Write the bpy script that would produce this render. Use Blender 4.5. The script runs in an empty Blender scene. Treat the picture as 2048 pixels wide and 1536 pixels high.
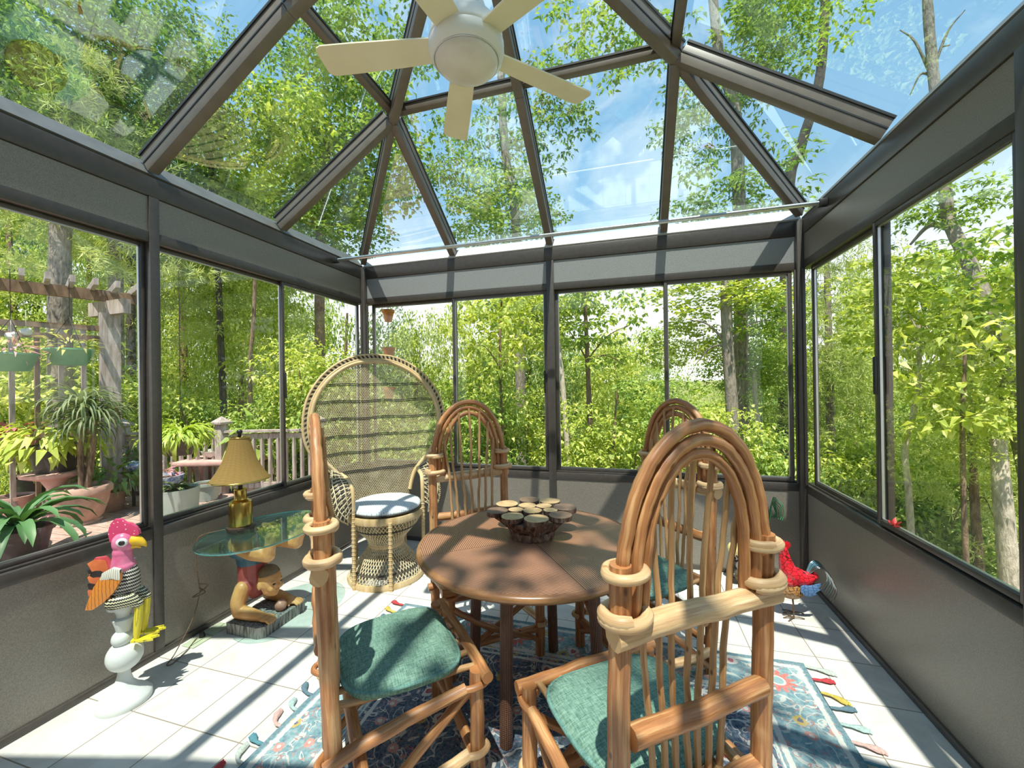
import bpy, bmesh, math, random
from mathutils import Vector as V, Matrix, Euler
from mathutils.noise import noise as pnoise
random.seed(7)
PI = math.pi; R = math.radians
scene = bpy.context.scene
col = scene.collection
# ------------------------------------------------------------------ camera numbers (2048x1536 frame)
FPX, YAW, PITCH, ROLL, CAMH = 813.5, -0.28138, 0.00174, 0.01485, 1.5
def cam_axes():
    cy, sy = math.cos(YAW), math.sin(YAW)
    f = V((sy*math.cos(PITCH), cy*math.cos(PITCH), math.sin(PITCH)))
    r = V((cy, -sy, 0)); d = f.cross(r)
    cr, sr = math.cos(ROLL), math.sin(ROLL)
    return cr*r+sr*d, -sr*r+cr*d, f
AX_R, AX_D, AX_F = cam_axes()
CAM = V((0, 0, CAMH))
def ray(px, py): return AX_F+AX_R*((px-1024)/FPX)+AX_D*((py-768)/FPX)
def onx(px, py, x): d = ray(px, py); return CAM+d*(x/d.x)
def ony(px, py, y): d = ray(px, py); return CAM+d*(y/d.y)
def onz(px, py, z): d = ray(px, py); return CAM+d*((z-CAMH)/d.z)
def far(px, py, dist): d = ray(px, py); return CAM+d*(dist/math.hypot(d.x, d.y))
# ------------------------------------------------------------------ object helpers
def tag(o, label=None, cat=None, group=None, kind=None):
    if label: o['label'] = label
    if cat: o['category'] = cat
    if group: o['group'] = group
    if kind: o['kind'] = kind
    return o
def empty(name, loc=(0, 0, 0), rz=0.0):
    o = bpy.data.objects.new(name, None); o.empty_display_size = .1
    o.location = loc; o.rotation_euler = (0, 0, rz); col.objects.link(o); return o
def thing(name, label, cat, loc=(0, 0, 0), rz=0.0, group=None):
    return tag(empty(name, loc, rz), label, cat, group)
class MB:
    def __init__(s): s.v = []; s.f = []; s.uv = []; s.mi = []
    def add(s, verts, faces, uvs=None, mi=0):
        b = len(s.v); s.v += [tuple(v) for v in verts]
        for k, f in enumerate(faces):
            s.f.append(tuple(i+b for i in f)); s.mi.append(mi)
            s.uv.append(uvs[k] if uvs else [(0, 0)]*len(f))
    def box(s, c, size, rot=None, bev=0.0, mi=0):
        hx, hy, hz = size[0]/2, size[1]/2, size[2]/2
        bev = min(bev, hx*.9, hy*.9, hz*.9)
        c = V(c); m = rot.to_3x3() if rot is not None else Matrix.Identity(3)
        if bev <= 0:
            vs = [V((x*hx, y*hy, z*hz)) for x in (-1, 1) for y in (-1, 1) for z in (-1, 1)]
            fs = [(0, 1, 3, 2), (4, 6, 7, 5), (0, 4, 5, 1), (2, 3, 7, 6), (0, 2, 6, 4), (1, 5, 7, 3)]
        else:
            bm = bmesh.new(); bmesh.ops.create_cube(bm, size=1)
            for v in bm.verts: v.co = V((v.co.x*size[0], v.co.y*size[1], v.co.z*size[2]))
            bmesh.ops.bevel(bm, geom=bm.edges[:], offset=bev, segments=2, affect='EDGES', profile=.5)
            bm.verts.index_update()
            vs = [v.co.copy() for v in bm.verts]; fs = [tuple(v.index for v in f.verts) for f in bm.faces]; bm.free()
        uvs = []
        for f in fs:
            a, b_, d = vs[f[0]], vs[f[1]], vs[f[-1]]
            n = (b_-a).cross(d-a); k = max(range(3), key=lambda i: abs(n[i]))
            i, j = [(1, 2), (0, 2), (0, 1)][k]
            uvs.append([(vs[q][i], vs[q][j]) for q in f])
        s.add([c+m @ v for v in vs], fs, uvs, mi)
        return s
    def bar(s, p0, p1, w, h, up=(0, 0, 1), off=0.0, bev=0.0, mi=0):
        """rectangular beam from p0 to p1: width w sideways, height h along up (bottom face at p when off=h/2)"""
        p0, p1 = V(p0), V(p1); d = p1-p0; L = d.length; y = d.normalized()
        x = y.cross(V(up)).normalized(); z = x.cross(y)
        m = Matrix((x, y, z)).transposed()
        s.box((p0+p1)/2+z*off, (w, L, h), m, bev, mi); return s
    def tube(s, pts, rad, n=8, caps=True, closed=False, flat=1.0, mi=0, wob=0.0, seed=0, up=None):
        pts = [V(p) for p in pts]; N = len(pts)
        if not hasattr(rad, '__len__'): rad = [rad]*N
        T = []
        for i in range(N):
            a = pts[(i-1) % N] if (closed or i > 0) else pts[0]
            b = pts[(i+1) % N] if (closed or i < N-1) else pts[-1]
            t = (b-a); T.append(t.normalized() if t.length > 1e-9 else V((0, 0, 1)))
        ref = V(up) if up is not None else (V((0, 0, 1)) if abs(T[0].z) < .9 else V((0, 1, 0)))
        u = (ref-T[0]*ref.dot(T[0])).normalized(); rings = []; ln = 0.0; lens = []
        for i in range(N):
            if i > 0:
                ln += (pts[i]-pts[i-1]).length
                u = (u-T[i]*u.dot(T[i]))
                u = u.normalized() if u.length > 1e-6 else T[i].orthogonal().normalized()
            w = T[i].cross(u); lens.append(ln); ring = []
            for k in range(n):
                a = 2*PI*k/n; r = rad[i]
                if wob: r *= 1+wob*pnoise(V((math.cos(a)*1.3+seed*7.1, math.sin(a)*1.3, lens[i]*14+seed)))
                ring.append(pts[i]+u*(math.cos(a)*r*flat)+w*(math.sin(a)*r))
            rings.append(ring)
        vs = [p for r_ in rings for p in r_]; fs = []; uvs = []
        M_ = N if closed else N-1
        for i in range(M_):
            j = (i+1) % N; l0 = lens[i]; l1 = lens[j] if j else lens[-1]+(pts[0]-pts[-1]).length
            for k in range(n):
                k2 = (k+1) % n
                fs.append((i*n+k, i*n+k2, j*n+k2, j*n+k))
                c = 2*PI*(sum(rad)/len(rad))
                uvs.append([(k/n*c, l0), ((k+1)/n*c, l0), ((k+1)/n*c, l1), (k/n*c, l1)])
        if caps and not closed:
            fs.append(tuple(range(n))[::-1]); uvs.append([(0, 0)]*n)
            fs.append(tuple((N-1)*n+k for k in range(n))); uvs.append([(0, 0)]*n)
        s.add(vs, fs, uvs, mi); return s
    def lathe(s, prof, n=24, c=(0, 0, 0), rot=None, mi=0, caps=True, sx=1.0, sy=1.0):
        c = V(c); m = rot.to_3x3() if rot is not None else Matrix.Identity(3)
        vs = []; fs = []; uvs = []
        for (r, z) in prof:
            for k in range(n):
                a = 2*PI*k/n; vs.append(c+m @ V((r*math.cos(a)*sx, r*math.sin(a)*sy, z)))
        ln = 0
        for i in range(len(prof)-1):
            l1 = ln+math.dist(prof[i], prof[i+1])
            for k in range(n):
                k2 = (k+1) % n
                fs.append((i*n+k, i*n+k2, (i+1)*n+k2, (i+1)*n+k)); uvs.append([(k/n, ln), ((k+1)/n, ln), ((k+1)/n, l1), (k/n, l1)])
            ln = l1
        if caps:
            if prof[0][0] > 1e-5: fs.append(tuple(range(n))[::-1]); uvs.append([(0, 0)]*n)
            if prof[-1][0] > 1e-5: fs.append(tuple((len(prof)-1)*n+k for k in range(n))); uvs.append([(0, 0)]*n)
        s.add(vs, fs, uvs, mi); return s
    def ball(s, c, rx, ry=None, rz=None, rot=None, nu=16, nv=10, mi=0):
        ry = rx if ry is None else ry; rz = rx if rz is None else rz
        c = V(c); m = rot.to_3x3() if rot is not None else Matrix.Identity(3)
        vs = []; fs = []
        for j in range(1, nv):
            p = PI*j/nv-PI/2
            for k in range(nu):
                a = 2*PI*k/nu; vs.append(c+m @ V((rx*math.cos(a)*math.cos(p), ry*math.sin(a)*math.cos(p), rz*math.sin(p))))
        b = len(vs); vs.append(c+m @ V((0, 0, -rz))); vs.append(c+m @ V((0, 0, rz)))
        for j in range(nv-2):
            for k in range(nu): fs.append((j*nu+k, j*nu+(k+1) % nu, (j+1)*nu+(k+1) % nu, (j+1)*nu+k))
        for k in range(nu):
            fs.append((b, (k+1) % nu, k)); fs.append((b+1, (nv-2)*nu+k, (nv-2)*nu+(k+1) % nu))
        s.add(vs, fs, None, mi); return s
    def prism(s, poly, h, m=None, mi=0, bulge=0.0):
        """flat outline poly (x,y) extruded to h in z, then transformed by 4x4 m"""
        m = m or Matrix.Identity(4); n = len(poly)
        cx = sum(p[0] for p in poly)/n; cy = sum(p[1] for p in poly)/n
        vs = [m @ V((p[0], p[1], -h/2)) for p in poly]+[m @ V((p[0], p[1], h/2)) for p in poly]
        vs += [m @ V((cx, cy, -h/2-bulge)), m @ V((cx, cy, h/2+bulge))]
        fs = [(i, (i+1) % n, n+(i+1) % n, n+i) for i in range(n)]
        fs += [(2*n, (i+1) % n, i) for i in range(n)]+[(2*n+1, n+i, n+(i+1) % n) for i in range(n)]
        s.add(vs, fs, [[(0, 0)]*len(f) for f in fs], mi); return s
    def surf(s, fn, nu, nv, mi=0, closeu=False):
        vs = [fn(i/nu, j/nv) for j in range(nv+1) for i in range(nu+1)]
        fs = []; uvs = []
        for j in range(nv):
            for i in range(nu):
                a = j*(nu+1)+i; fs.append((a, a+1, a+nu+2, a+nu+1))
                uvs.append([(i/nu, j/nv), ((i+1)/nu, j/nv), ((i+1)/nu, (j+1)/nv), (i/nu, (j+1)/nv)])
        s.add(vs, fs, uvs, mi); return s
    def build(s, name, mats, parent=None, smooth=35, loc=None):
        me = bpy.data.meshes.new(name); me.from_pydata(s.v, [], s.f)
        if not isinstance(mats, (list, tuple)): mats = [mats]
        for m in mats: me.materials.append(m)
        uvl = me.uv_layers.new(name='UVMap')
        flat = [c for f in s.uv for uv in f for c in uv]
        if len(flat) == len(uvl.data)*2: uvl.data.foreach_set('uv', flat)
        if len(mats) > 1: me.polygons.foreach_set('material_index', s.mi)
        me.polygons.foreach_set('use_smooth', [bool(smooth)]*len(me.polygons))
        me.validate(); me.update()
        if smooth and smooth < 180: me.set_sharp_from_angle(angle=R(smooth))
        o = bpy.data.objects.new(name, me); col.objects.link(o)
        if parent is not None: o.parent = parent
        if loc is not None: o.location = loc
        return o
def spline(pts, n=8):
    """Catmull-Rom through pts"""
    P = [V(p) for p in pts]; P = [P[0]*2-P[1]]+P+[P[-1]*2-P[-2]]; out = []
    for i in range(1, len(P)-2):
        for k in range(n):
            t = k/n; a, b, c, d = P[i-1:i+3]
            out.append(.5*((2*b)+(c-a)*t+(2*a-5*b+4*c-d)*t*t+(3*b-a-3*c+d)*t**3))
    out.append(P[-2]); return out
def lerp_list(vals, n):
    out = []
    for i in range(n):
        t = i/(n-1)*(len(vals)-1); k = min(int(t), len(vals)-2); out.append(vals[k]+(vals[k+1]-vals[k])*(t-k))
    return out
def remesh(mb, name, mat, parent, voxel=.006, smooth=6):
    o = mb.build(name, mat, parent, 0)
    m = o.modifiers.new('r', 'REMESH'); m.mode = 'VOXEL'; m.voxel_size = voxel
    m2 = o.modifiers.new('s', 'SMOOTH'); m2.iterations = smooth; m2.factor = .5
    dg = bpy.context.evaluated_depsgraph_get(); ev = o.evaluated_get(dg)
    me = bpy.data.meshes.new_from_object(ev); o.modifiers.clear(); o.data = me
    me.polygons.foreach_set('use_smooth', [True]*len(me.polygons)); me.update()
    if not me.materials: me.materials.append(mat)
    return o
def copy_tree(o, parent=None):
    c = o.copy(); col.objects.link(c); c.parent = parent
    for ch in list(o.children): copy_tree(ch, c)
    return c
# ------------------------------------------------------------------ materials
def newmat(name):
    m = bpy.data.materials.new(name); m.use_nodes = True; nt = m.node_tree
    b = nt.nodes['Principled BSDF']; return m, nt, b, nt.nodes['Material Output']
def N(nt, typ, **kw):
    n = nt.nodes.new(typ)
    for k, v in kw.items():
        if k.startswith('i_'):
            key = k[2:]; key = int(key) if key.isdigit() else key
            n.inputs[key].default_value = v
        else: setattr(n, k, v)
    return n
def L(nt, a, b): nt.links.new(a, b)
def rgba(c): return (c[0], c[1], c[2], 1)
def mixc(nt, fac, a, b, blend='MIX'):
    n = nt.nodes.new('ShaderNodeMix'); n.data_type = 'RGBA'; n.blend_type = blend
    for sock, val in ((n.inputs[0], fac), (n.inputs[6], a), (n.inputs[7], b)):
        if hasattr(val, 'links'): L(nt, val, sock)
        elif isinstance(val, (int, float)): sock.default_value = val
        else: sock.default_value = rgba(val)
    return n.outputs[2]
def math_(nt, op, a, b=None, c=None, clamp=False):
    n = nt.nodes.new('ShaderNodeMath'); n.operation = op; n.use_clamp = clamp
    for i, v in enumerate((a, b, c)):
        if v is None: continue
        if hasattr(v, 'links'): L(nt, v, n.inputs[i])
        else: n.inputs[i].default_value = v
    return n.outputs[0]
def ramp(nt, fac, stops):
    n = nt.nodes.new('ShaderNodeValToRGB'); L(nt, fac, n.inputs[0]); e = n.color_ramp.elements
    while len(e) < len(stops): e.new(.5)
    for el, (p, c) in zip(e, stops):
        el.position = p; el.color = rgba(c) if hasattr(c, '__len__') else (c, c, c, 1)
    return n.outputs[0]
def coords(nt, kind='Object', scale=(1, 1, 1)):
    tc = nt.nodes.new('ShaderNodeTexCoord'); mp = nt.nodes.new('ShaderNodeMapping')
    mp.inputs['Scale'].default_value = scale; L(nt, tc.outputs[kind], mp.inputs[0]); return mp.outputs[0]
def noise(nt, vec, scale, detail=4, rough=.55, dist=0.0):
    n = N(nt, 'ShaderNodeTexNoise'); n.inputs['Scale'].default_value = scale; n.inputs['Detail'].default_value = detail
    n.inputs['Roughness'].default_value = rough; n.inputs['Distortion'].default_value = dist
    if vec is not None: L(nt, vec, n.inputs['Vector'])
    return n.outputs[0]
def bump(nt, b, h, strength=.3, dist=.01):
    n = N(nt, 'ShaderNodeBump'); n.inputs['Strength'].default_value = strength; n.inputs['Distance'].default_value = dist
    L(nt, h, n.inputs['Height']); L(nt, n.outputs[0], b.inputs['Normal'])
def pm(name, c1, c2=None, scale=20, rough=.5, metal=0.0, kind='Object', stretch=(1, 1, 1), detail=4, bmp=0.0, bscale=None, lo=.35, hi=.65, spec=.5):
    m, nt, b, o = newmat(name)
    b.inputs['Roughness'].default_value = rough; b.inputs['Metallic'].default_value = metal
    b.inputs['Specular IOR Level'].default_value = spec
    vec = coords(nt, kind, stretch); f = noise(nt, vec, scale, detail)
    c2 = c2 or tuple(x*.85 for x in c1)
    L(nt, ramp(nt, f, [(lo, c1), (hi, c2)]), b.inputs['Base Color'])
    if bmp:
        h = f if bscale is None else noise(nt, vec, bscale, 3)
        bump(nt, b, h, bmp)
    return m
def wood(name, base, dark, light, gscale=1.0, rough=.5, streak=.5):
    """grain along the tube's V direction"""
    m, nt, b, o = newmat(name); b.inputs['Roughness'].default_value = rough
    v1 = coords(nt, 'UV', (70*gscale, 3.5*gscale, 1)); v2 = coords(nt, 'UV', (9*gscale, 5*gscale, 1)); v3 = coords(nt, 'Object', (1, 1, 1))
    g = noise(nt, v1, 1.0, 5, .6); blot = noise(nt, v2, 1.0, 3, .5, .6); big = noise(nt, v3, 7, 2)
    c = ramp(nt, g, [(.3, dark), (.5, base), (.72, light)])
    c = mixc(nt, ramp(nt, blot, [(.52, 0), (.72, streak)]), c, light)
    c = mixc(nt, ramp(nt, big, [(.42, .0), (.78, .6)]), c, dark)
    vk = N(nt, 'ShaderNodeTexVoronoi'); vk.inputs['Scale'].default_value = 1.0; L(nt, coords(nt, 'UV', (17*gscale, 9*gscale, 1)), vk.inputs['Vector'])
    c = mixc(nt, ramp(nt, vk.outputs['Distance'], [(.05, .85), (.12, 0)]), c, tuple(x*.35 for x in dark))
    crk = noise(nt, coords(nt, 'UV', (160*gscale, 5*gscale, 1)), 1.0, 3, .6); c = mixc(nt, ramp(nt, crk, [(.62, 0), (.72, .6)]), c, tuple(x*.6 for x in dark))
    L(nt, c, b.inputs['Base Color']); bump(nt, b, g, .4, .006); return m
def leafmat(name, c1, c2, trans=.45, c3=None):
    m, nt, b, o = newmat(name); nt.nodes.remove(b)
    geo = N(nt, 'ShaderNodeNewGeometry'); oi = N(nt, 'ShaderNodeObjectInfo')
    r = math_(nt, 'ADD', math_(nt, 'MULTIPLY', geo.outputs['Random Per Island'], .7), math_(nt, 'MULTIPLY', oi.outputs['Random'], .3))
    c = ramp(nt, r, [(.1, c1), (.8, c2)] if c3 is None else [(.1, c1), (.6, c2), (.95, c3)])
    d = N(nt, 'ShaderNodeBsdfDiffuse'); t = N(nt, 'ShaderNodeBsdfTranslucent'); mx = N(nt, 'ShaderNodeMixShader')
    L(nt, c, d.inputs[0]); tc = mixc(nt, 1.0, c, (1.3, 1.25, .6), 'MULTIPLY'); L(nt, tc, t.inputs[0])
    mx.inputs[0].default_value = trans; L(nt, d.outputs[0], mx.inputs[1]); L(nt, t.outputs[0], mx.inputs[2])
    g = N(nt, 'ShaderNodeBsdfGlossy'); g.inputs['Roughness'].default_value = .5; g.inputs[0].default_value = (1, 1, 1, 1)
    mx2 = N(nt, 'ShaderNodeMixShader'); mx2.inputs[0].default_value = .03
    L(nt, mx.outputs[0], mx2.inputs[1]); L(nt, g.outputs[0], mx2.inputs[2]); L(nt, mx2.outputs[0], o.inputs[0]); return m
def glassmat(name, tint, refl=1.0, base=.03, smudge=0.0):
    m, nt, b, o = newmat(name); nt.nodes.remove(b)
    t = N(nt, 'ShaderNodeBsdfTransparent'); t.inputs[0].default_value = rgba(tint)
    g = N(nt, 'ShaderNodeBsdfGlossy'); g.inputs['Roughness'].default_value = 0.0; g.inputs[0].default_value = (.92, 1, 1, 1)
    fr = N(nt, 'ShaderNodeFresnel'); fr.inputs[0].default_value = 1.5
    # a pane has two faces: both sides give the outer Fresnel value
    geo = N(nt, 'ShaderNodeNewGeometry'); fr.inputs[0].default_value = 1.5
    lw = N(nt, 'ShaderNodeLayerWeight'); lw.inputs[0].default_value = .5
    fac = math_(nt, 'ADD', math_(nt, 'MULTIPLY', math_(nt, 'POWER', lw.outputs['Facing'], 3.0), .75*refl), base, clamp=True)
    mx = N(nt, 'ShaderNodeMixShader'); L(nt, fac, mx.inputs[0]); L(nt, t.outputs[0], mx.inputs[1]); L(nt, g.outputs[0], mx.inputs[2])
    out = mx.outputs[0]
    if smudge:
        vec = coords(nt, 'Object', (1, 1, 1)); f = noise(nt, vec, 2.2, 6, .65, 1.5)
        d = N(nt, 'ShaderNodeBsdfTranslucent'); d.inputs[0].default_value = (.85, .95, 1, 1)
        m3 = N(nt, 'ShaderNodeMixShader'); L(nt, ramp(nt, f, [(.5, 0), (.8, smudge)]), m3.inputs[0])
        L(nt, out, m3.inputs[1]); L(nt, d.outputs[0], m3.inputs[2]); out = m3.outputs[0]
    L(nt, out, o.inputs[0]); return m
M = {}
M['bronze'] = pm('bronze_frame', (.050, .041, .036), (.064, .053, .046), 30, .38, .0, spec=.6)
M['rafter'] = pm('rafter_paint', (.135, .108, .082), (.16, .128, .097), 14, .42, .0, spec=.6)
M['blackgap'] = pm('gasket_and_gap_shade', (.008, .008, .009), (.012, .012, .012), 30, .5)
def panelmat():
    m, nt, b, o = newmat('speckled_panel'); vec = coords(nt, 'Object')
    f = noise(nt, vec, 260, 2); g = noise(nt, vec, 3, 2)
    c = ramp(nt, f, [(.35, (.155, .132, .108)), (.65, (.250, .218, .180))])
    L(nt, c, b.inputs['Base Color']); b.inputs['Roughness'].default_value = .36; b.inputs['Specular IOR Level'].default_value = .8
    bump(nt, b, f, .22, .002); return m
M['panel'] = panelmat()
M['eave'] = pm('shaded_eave_metal', (.11, .105, .10), (.14, .135, .13), 12, .4, .0); M['eavelit'] = pm('sunlit_eave_metal', (.62, .62, .61), (.70, .70, .69), 12, .4, .0)  # one metal, two copies: shade painted into the sides, sunlight into the back
M['panellit'] = pm('sunlit_speckled_panel', (.20, .20, .20), (.34, .34, .345), 230, .34, detail=2, bmp=.25, spec=.9)  # same panel, lightened to paint in the grazing sun glint on the back header
M['alu'] = pm('aluminium_track', (.45, .47, .48), (.5, .52, .53), 20, .3, .8)
M['wglass'] = glassmat('window_glass', (.95, .98, .96), .8, .035)
M['rglass'] = glassmat('roof_glass', (.76, .90, .92), .8, .16, .015)
M['white'] = pm('white_paint', (.80, .79, .74), (.76, .75, .70), 8, .4)
M['cream'] = pm('cream_blade', (.86, .79, .56), (.80, .73, .50), 6, .35)
M['dome'] = pm('frosted_dome', (.66, .60, .52), (.78, .74, .68), 6, .3)
M['steel'] = pm('steel_rod', (.62, .63, .62), (.5, .51, .5), 10, .28, .9)
M['black'] = pm('black_plastic', (.012, .012, .013), (.02, .02, .02), 20, .45)
M['darkmetal'] = pm('dark_metal', (.03, .028, .026), (.05, .045, .04), 40, .4, .7)
M['chairwood'] = wood('chair_wood', (.47, .190, .068), (.21, .078, .030), (.74, .45, .21), 1.0, .42, .5)
M['chairpeel'] = wood('peeled_wood', (.66, .42, .21), (.40, .21, .10), (.84, .66, .42), 1.0, .45, .6)
M['stick'] = wood('stick_wood', (.50, .275, .12), (.30, .15, .065), (.70, .46, .23), 1.2, .45, .35)
M['cutend'] = pm('cut_end', (.62, .40, .20), (.45, .26, .12), 60, .6)
def cloth(name, c1, c2, sc=420):
    m, nt, b, o = newmat(name); vec = coords(nt, 'Object')
    wa = N(nt, 'ShaderNodeTexWave', wave_type='BANDS', bands_direction='X'); wa.inputs['Scale'].default_value = sc*.3; wa.inputs['Distortion'].default_value = 2.5
    wb = N(nt, 'ShaderNodeTexWave', wave_type='BANDS', bands_direction='Y'); wb.inputs['Scale'].default_value = sc*.3; wb.inputs['Distortion'].default_value = 2.5
    L(nt, vec, wa.inputs[0]); L(nt, vec, wb.inputs[0])
    s1 = coords(nt, 'Object', (1, 9, 1)); s2 = coords(nt, 'Object', (9, 1, 1))
    h = math_(nt, 'ADD', noise(nt, s1, 28, 4, .7), noise(nt, s2, 28, 4, .7))
    h2 = math_(nt, 'ADD', math_(nt, 'MULTIPLY', h, .5), math_(nt, 'MULTIPLY', math_(nt, 'ADD', wa.outputs[1], wb.outputs[1]), .06))
    L(nt, ramp(nt, h2, [(.42, c1), (.68, c2)]), b.inputs['Base Color']); b.inputs['Roughness'].default_value = .9
    b.inputs['Specular IOR Level'].default_value = .15; bump(nt, b, h2, .4, .004); return m
M['greencloth'] = cloth('green_linen', (.035, .10, .075), (.25, .40, .315))
M['greenpipe'] = cloth('green_piping', (.06, .15, .13), (.20, .36, .31))
# ================================================================== THE SETTING
XL, XR, YB, YF = -2.575, 1.255, 3.54, -1.25
ZS, ZH, ZJ, ZE = .725, 2.33, 2.585, 2.70
TH = .07
def struct(name, loc=(0, 0, 0)): return tag(empty(name, loc), kind='structure')
# ---- tile floor
def tilemat():
    m, nt, b, o = newmat('stone_tile'); tc = nt.nodes.new('ShaderNodeTexCoord'); sp = N(nt, 'ShaderNodeSeparateXYZ'); L(nt, tc.outputs['Object'], sp.inputs[0])
    PP = (.3197, .3105)
    def line(axis, off):
        P = PP[axis]
        u = math_(nt, 'FRACT', math_(nt, 'DIVIDE', math_(nt, 'SUBTRACT', sp.outputs[axis], off-P*40), P))
        return math_(nt, 'MINIMUM', u, math_(nt, 'SUBTRACT', 1.0, u))
    d = math_(nt, 'MINIMUM', line(0, -2.25), line(1, 1.02))
    g = math_(nt, 'LESS_THAN', d, .0085)
    def cell(axis, off): return math_(nt, 'FLOOR', math_(nt, 'DIVIDE', math_(nt, 'SUBTRACT', sp.outputs[axis], off-PP[axis]*40), PP[axis]))
    cb = N(nt, 'ShaderNodeCombineXYZ'); L(nt, cell(0, -2.25), cb.inputs[0]); L(nt, cell(1, 1.02), cb.inputs[1])
    wn = N(nt, 'ShaderNodeTexWhiteNoise', noise_dimensions='3D'); L(nt, cb.outputs[0], wn.inputs[0])
    v = coords(nt, 'Object'); ad = N(nt, 'ShaderNodeVectorMath', operation='MULTIPLY_ADD'); L(nt, wn.outputs['Color'], ad.inputs[0]); ad.inputs[1].default_value = (9, 9, 9); L(nt, v, ad.inputs[2])
    n1 = noise(nt, ad.outputs[0], 5, 6, .6, .8); n2 = noise(nt, ad.outputs[0], 14, 5, .6, .5)
    c = ramp(nt, n1, [(.3, (.56, .53, .485)), (.55, (.70, .67, .62)), (.75, (.75, .725, .68))])
    c = mixc(nt, ramp(nt, n2, [(.5, 0), (.78, .5)]), c, (.50, .49, .50))
    c = mixc(nt, ramp(nt, n2, [(.22, .35), (.36, 0)]), c, (.66, .54, .40))
    c = mixc(nt, g, c, (.27, .22, .165)); L(nt, c, b.inputs['Base Color'])
    L(nt, math_(nt, 'MULTIPLY_ADD', g, .4, .38), b.inputs['Roughness'])
    bump(nt, b, math_(nt, 'SUBTRACT', math_(nt, 'MULTIPLY', n2, .2), g), .35, .004); return m
M['tile'] = tilemat()
tag(MB().box(((XL+XR)/2, (YB+YF)/2, -.05), (XR-XL+.1, YB-YF+.1, .1)).build('floor', M['tile'], None, 0), kind='structure')
# ---- walls: knee panels, rails, posts.  t = coordinate along the wall
def wall(name, axis, pos, sgn, t0, t1, posts, corner=()):
    """axis 'x': wall plane x=pos running along y; 'y': plane y=pos running along x. sgn points into the room"""
    root = struct(name)
    def bx(m, ta, tb, z0, z1, d0, d1, bev=.002, mi=0):
        c = pos+sgn*(d0+d1)/2
        if axis == 'x': m.box((c, (ta+tb)/2, (z0+z1)/2), (abs(d1-d0), tb-ta, z1-z0), None, bev, mi)
        else: m.box(((ta+tb)/2, c, (z0+z1)/2), (tb-ta, abs(d1-d0), z1-z0), None, bev, mi)
    ed = [t0]+[p for p in posts]+[t1]
    for a, b in zip(ed[:-1], ed[1:]):
        m = MB(); bx(m, a+.001, b-.001, .0, ZS-.06, -TH, 0, 0); m.build('knee_panel', M['panel'], root, 0)
        m = MB(); bx(m, a+.001, b-.001, ZH+.06, ZJ, -TH, -.003, 0); m.build('header_panel', M['panellit' if name == 'wall_back' else 'panel'], root, 0)
        m = MB(); bx(m, a+.002, b-.002, ZS-.06, ZS, -TH, .006, .003); bx(m, a+.002, b-.002, ZS, ZS+.012, -TH, -.018, .002); m.build('sill_rail', M['bronze'], root, 30)
        m = MB(); bx(m, a+.002, b-.002, ZH, ZH+.06, -TH, .004, .003); m.build('header_rail', M['bronze'], root, 30)
    m = MB(); bx(m, t0, t1, ZJ+.003, ZE, -TH, .007, .004); bx(m, t0, t1, ZE, ZE+.018, -TH, -.012, 0, 1); m.build('top_plate', [M['bronze'], M['blackgap']], root, 30)  # black strip paints the shadow in the recess above the plate
    for p in posts:
        w = .066 if axis == 'y' else .05
        m = MB(); bx(m, p-w/2, p+w/2, 0.0, ZJ+.002, -TH, .01, .003); m.build('post', M['bronze'], root, 30)
    m = MB(); bx(m, t0, t1, 0, .034, -.01, .014, .004); tag(m.build('baseboard_'+name.split('_')[1], M['bronze'], None, 30), kind='structure')
    return root, bx
wl, bxl = wall('wall_left', 'x', XL, 1, YF, YB, [-.2, .72, 1.65])
wb, bxb = wall('wall_back', 'y', YB, -1, XL, XR, [-.66])
wr, bxr = wall('wall_right', 'x', XR, -1, YF, YB, [-.2, .75, 1.745])
for x, s in ((XL, 1), (XR, -1)):
    m = MB(); m.box((x+s*.022, YB-.022, (ZE)/2), (.044, .044, ZE), None, .006)
    m.box((x+s*.05, YB-.008, (ZS+ZH)/2), (.014, .02, ZH-ZS), None, .003); m.box((x+s*.008, YB-.05, (ZS+ZH)/2), (.02, .014, ZH-ZS), None, .003)
    m.build('corner_post', M['bronze'], wb, 30)
# house wall behind the camera
m = MB(); m.box(((XL+XR)/2, YF-.06, 1.5), (XR-XL+1.6, .1, 3.1), None, 0)
for k in range(15): m.box(((XL+XR)/2, YF-.004, .14+k*.2), (XR-XL+1.6, .016, .19), Matrix.Rotation(R(2.5), 3, 'X'), 0)
tag(m.build('wall_front', pm('cream_siding', (.62, .58, .50), (.58, .54, .46), 5, .6), None, 0), kind='structure')
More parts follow.
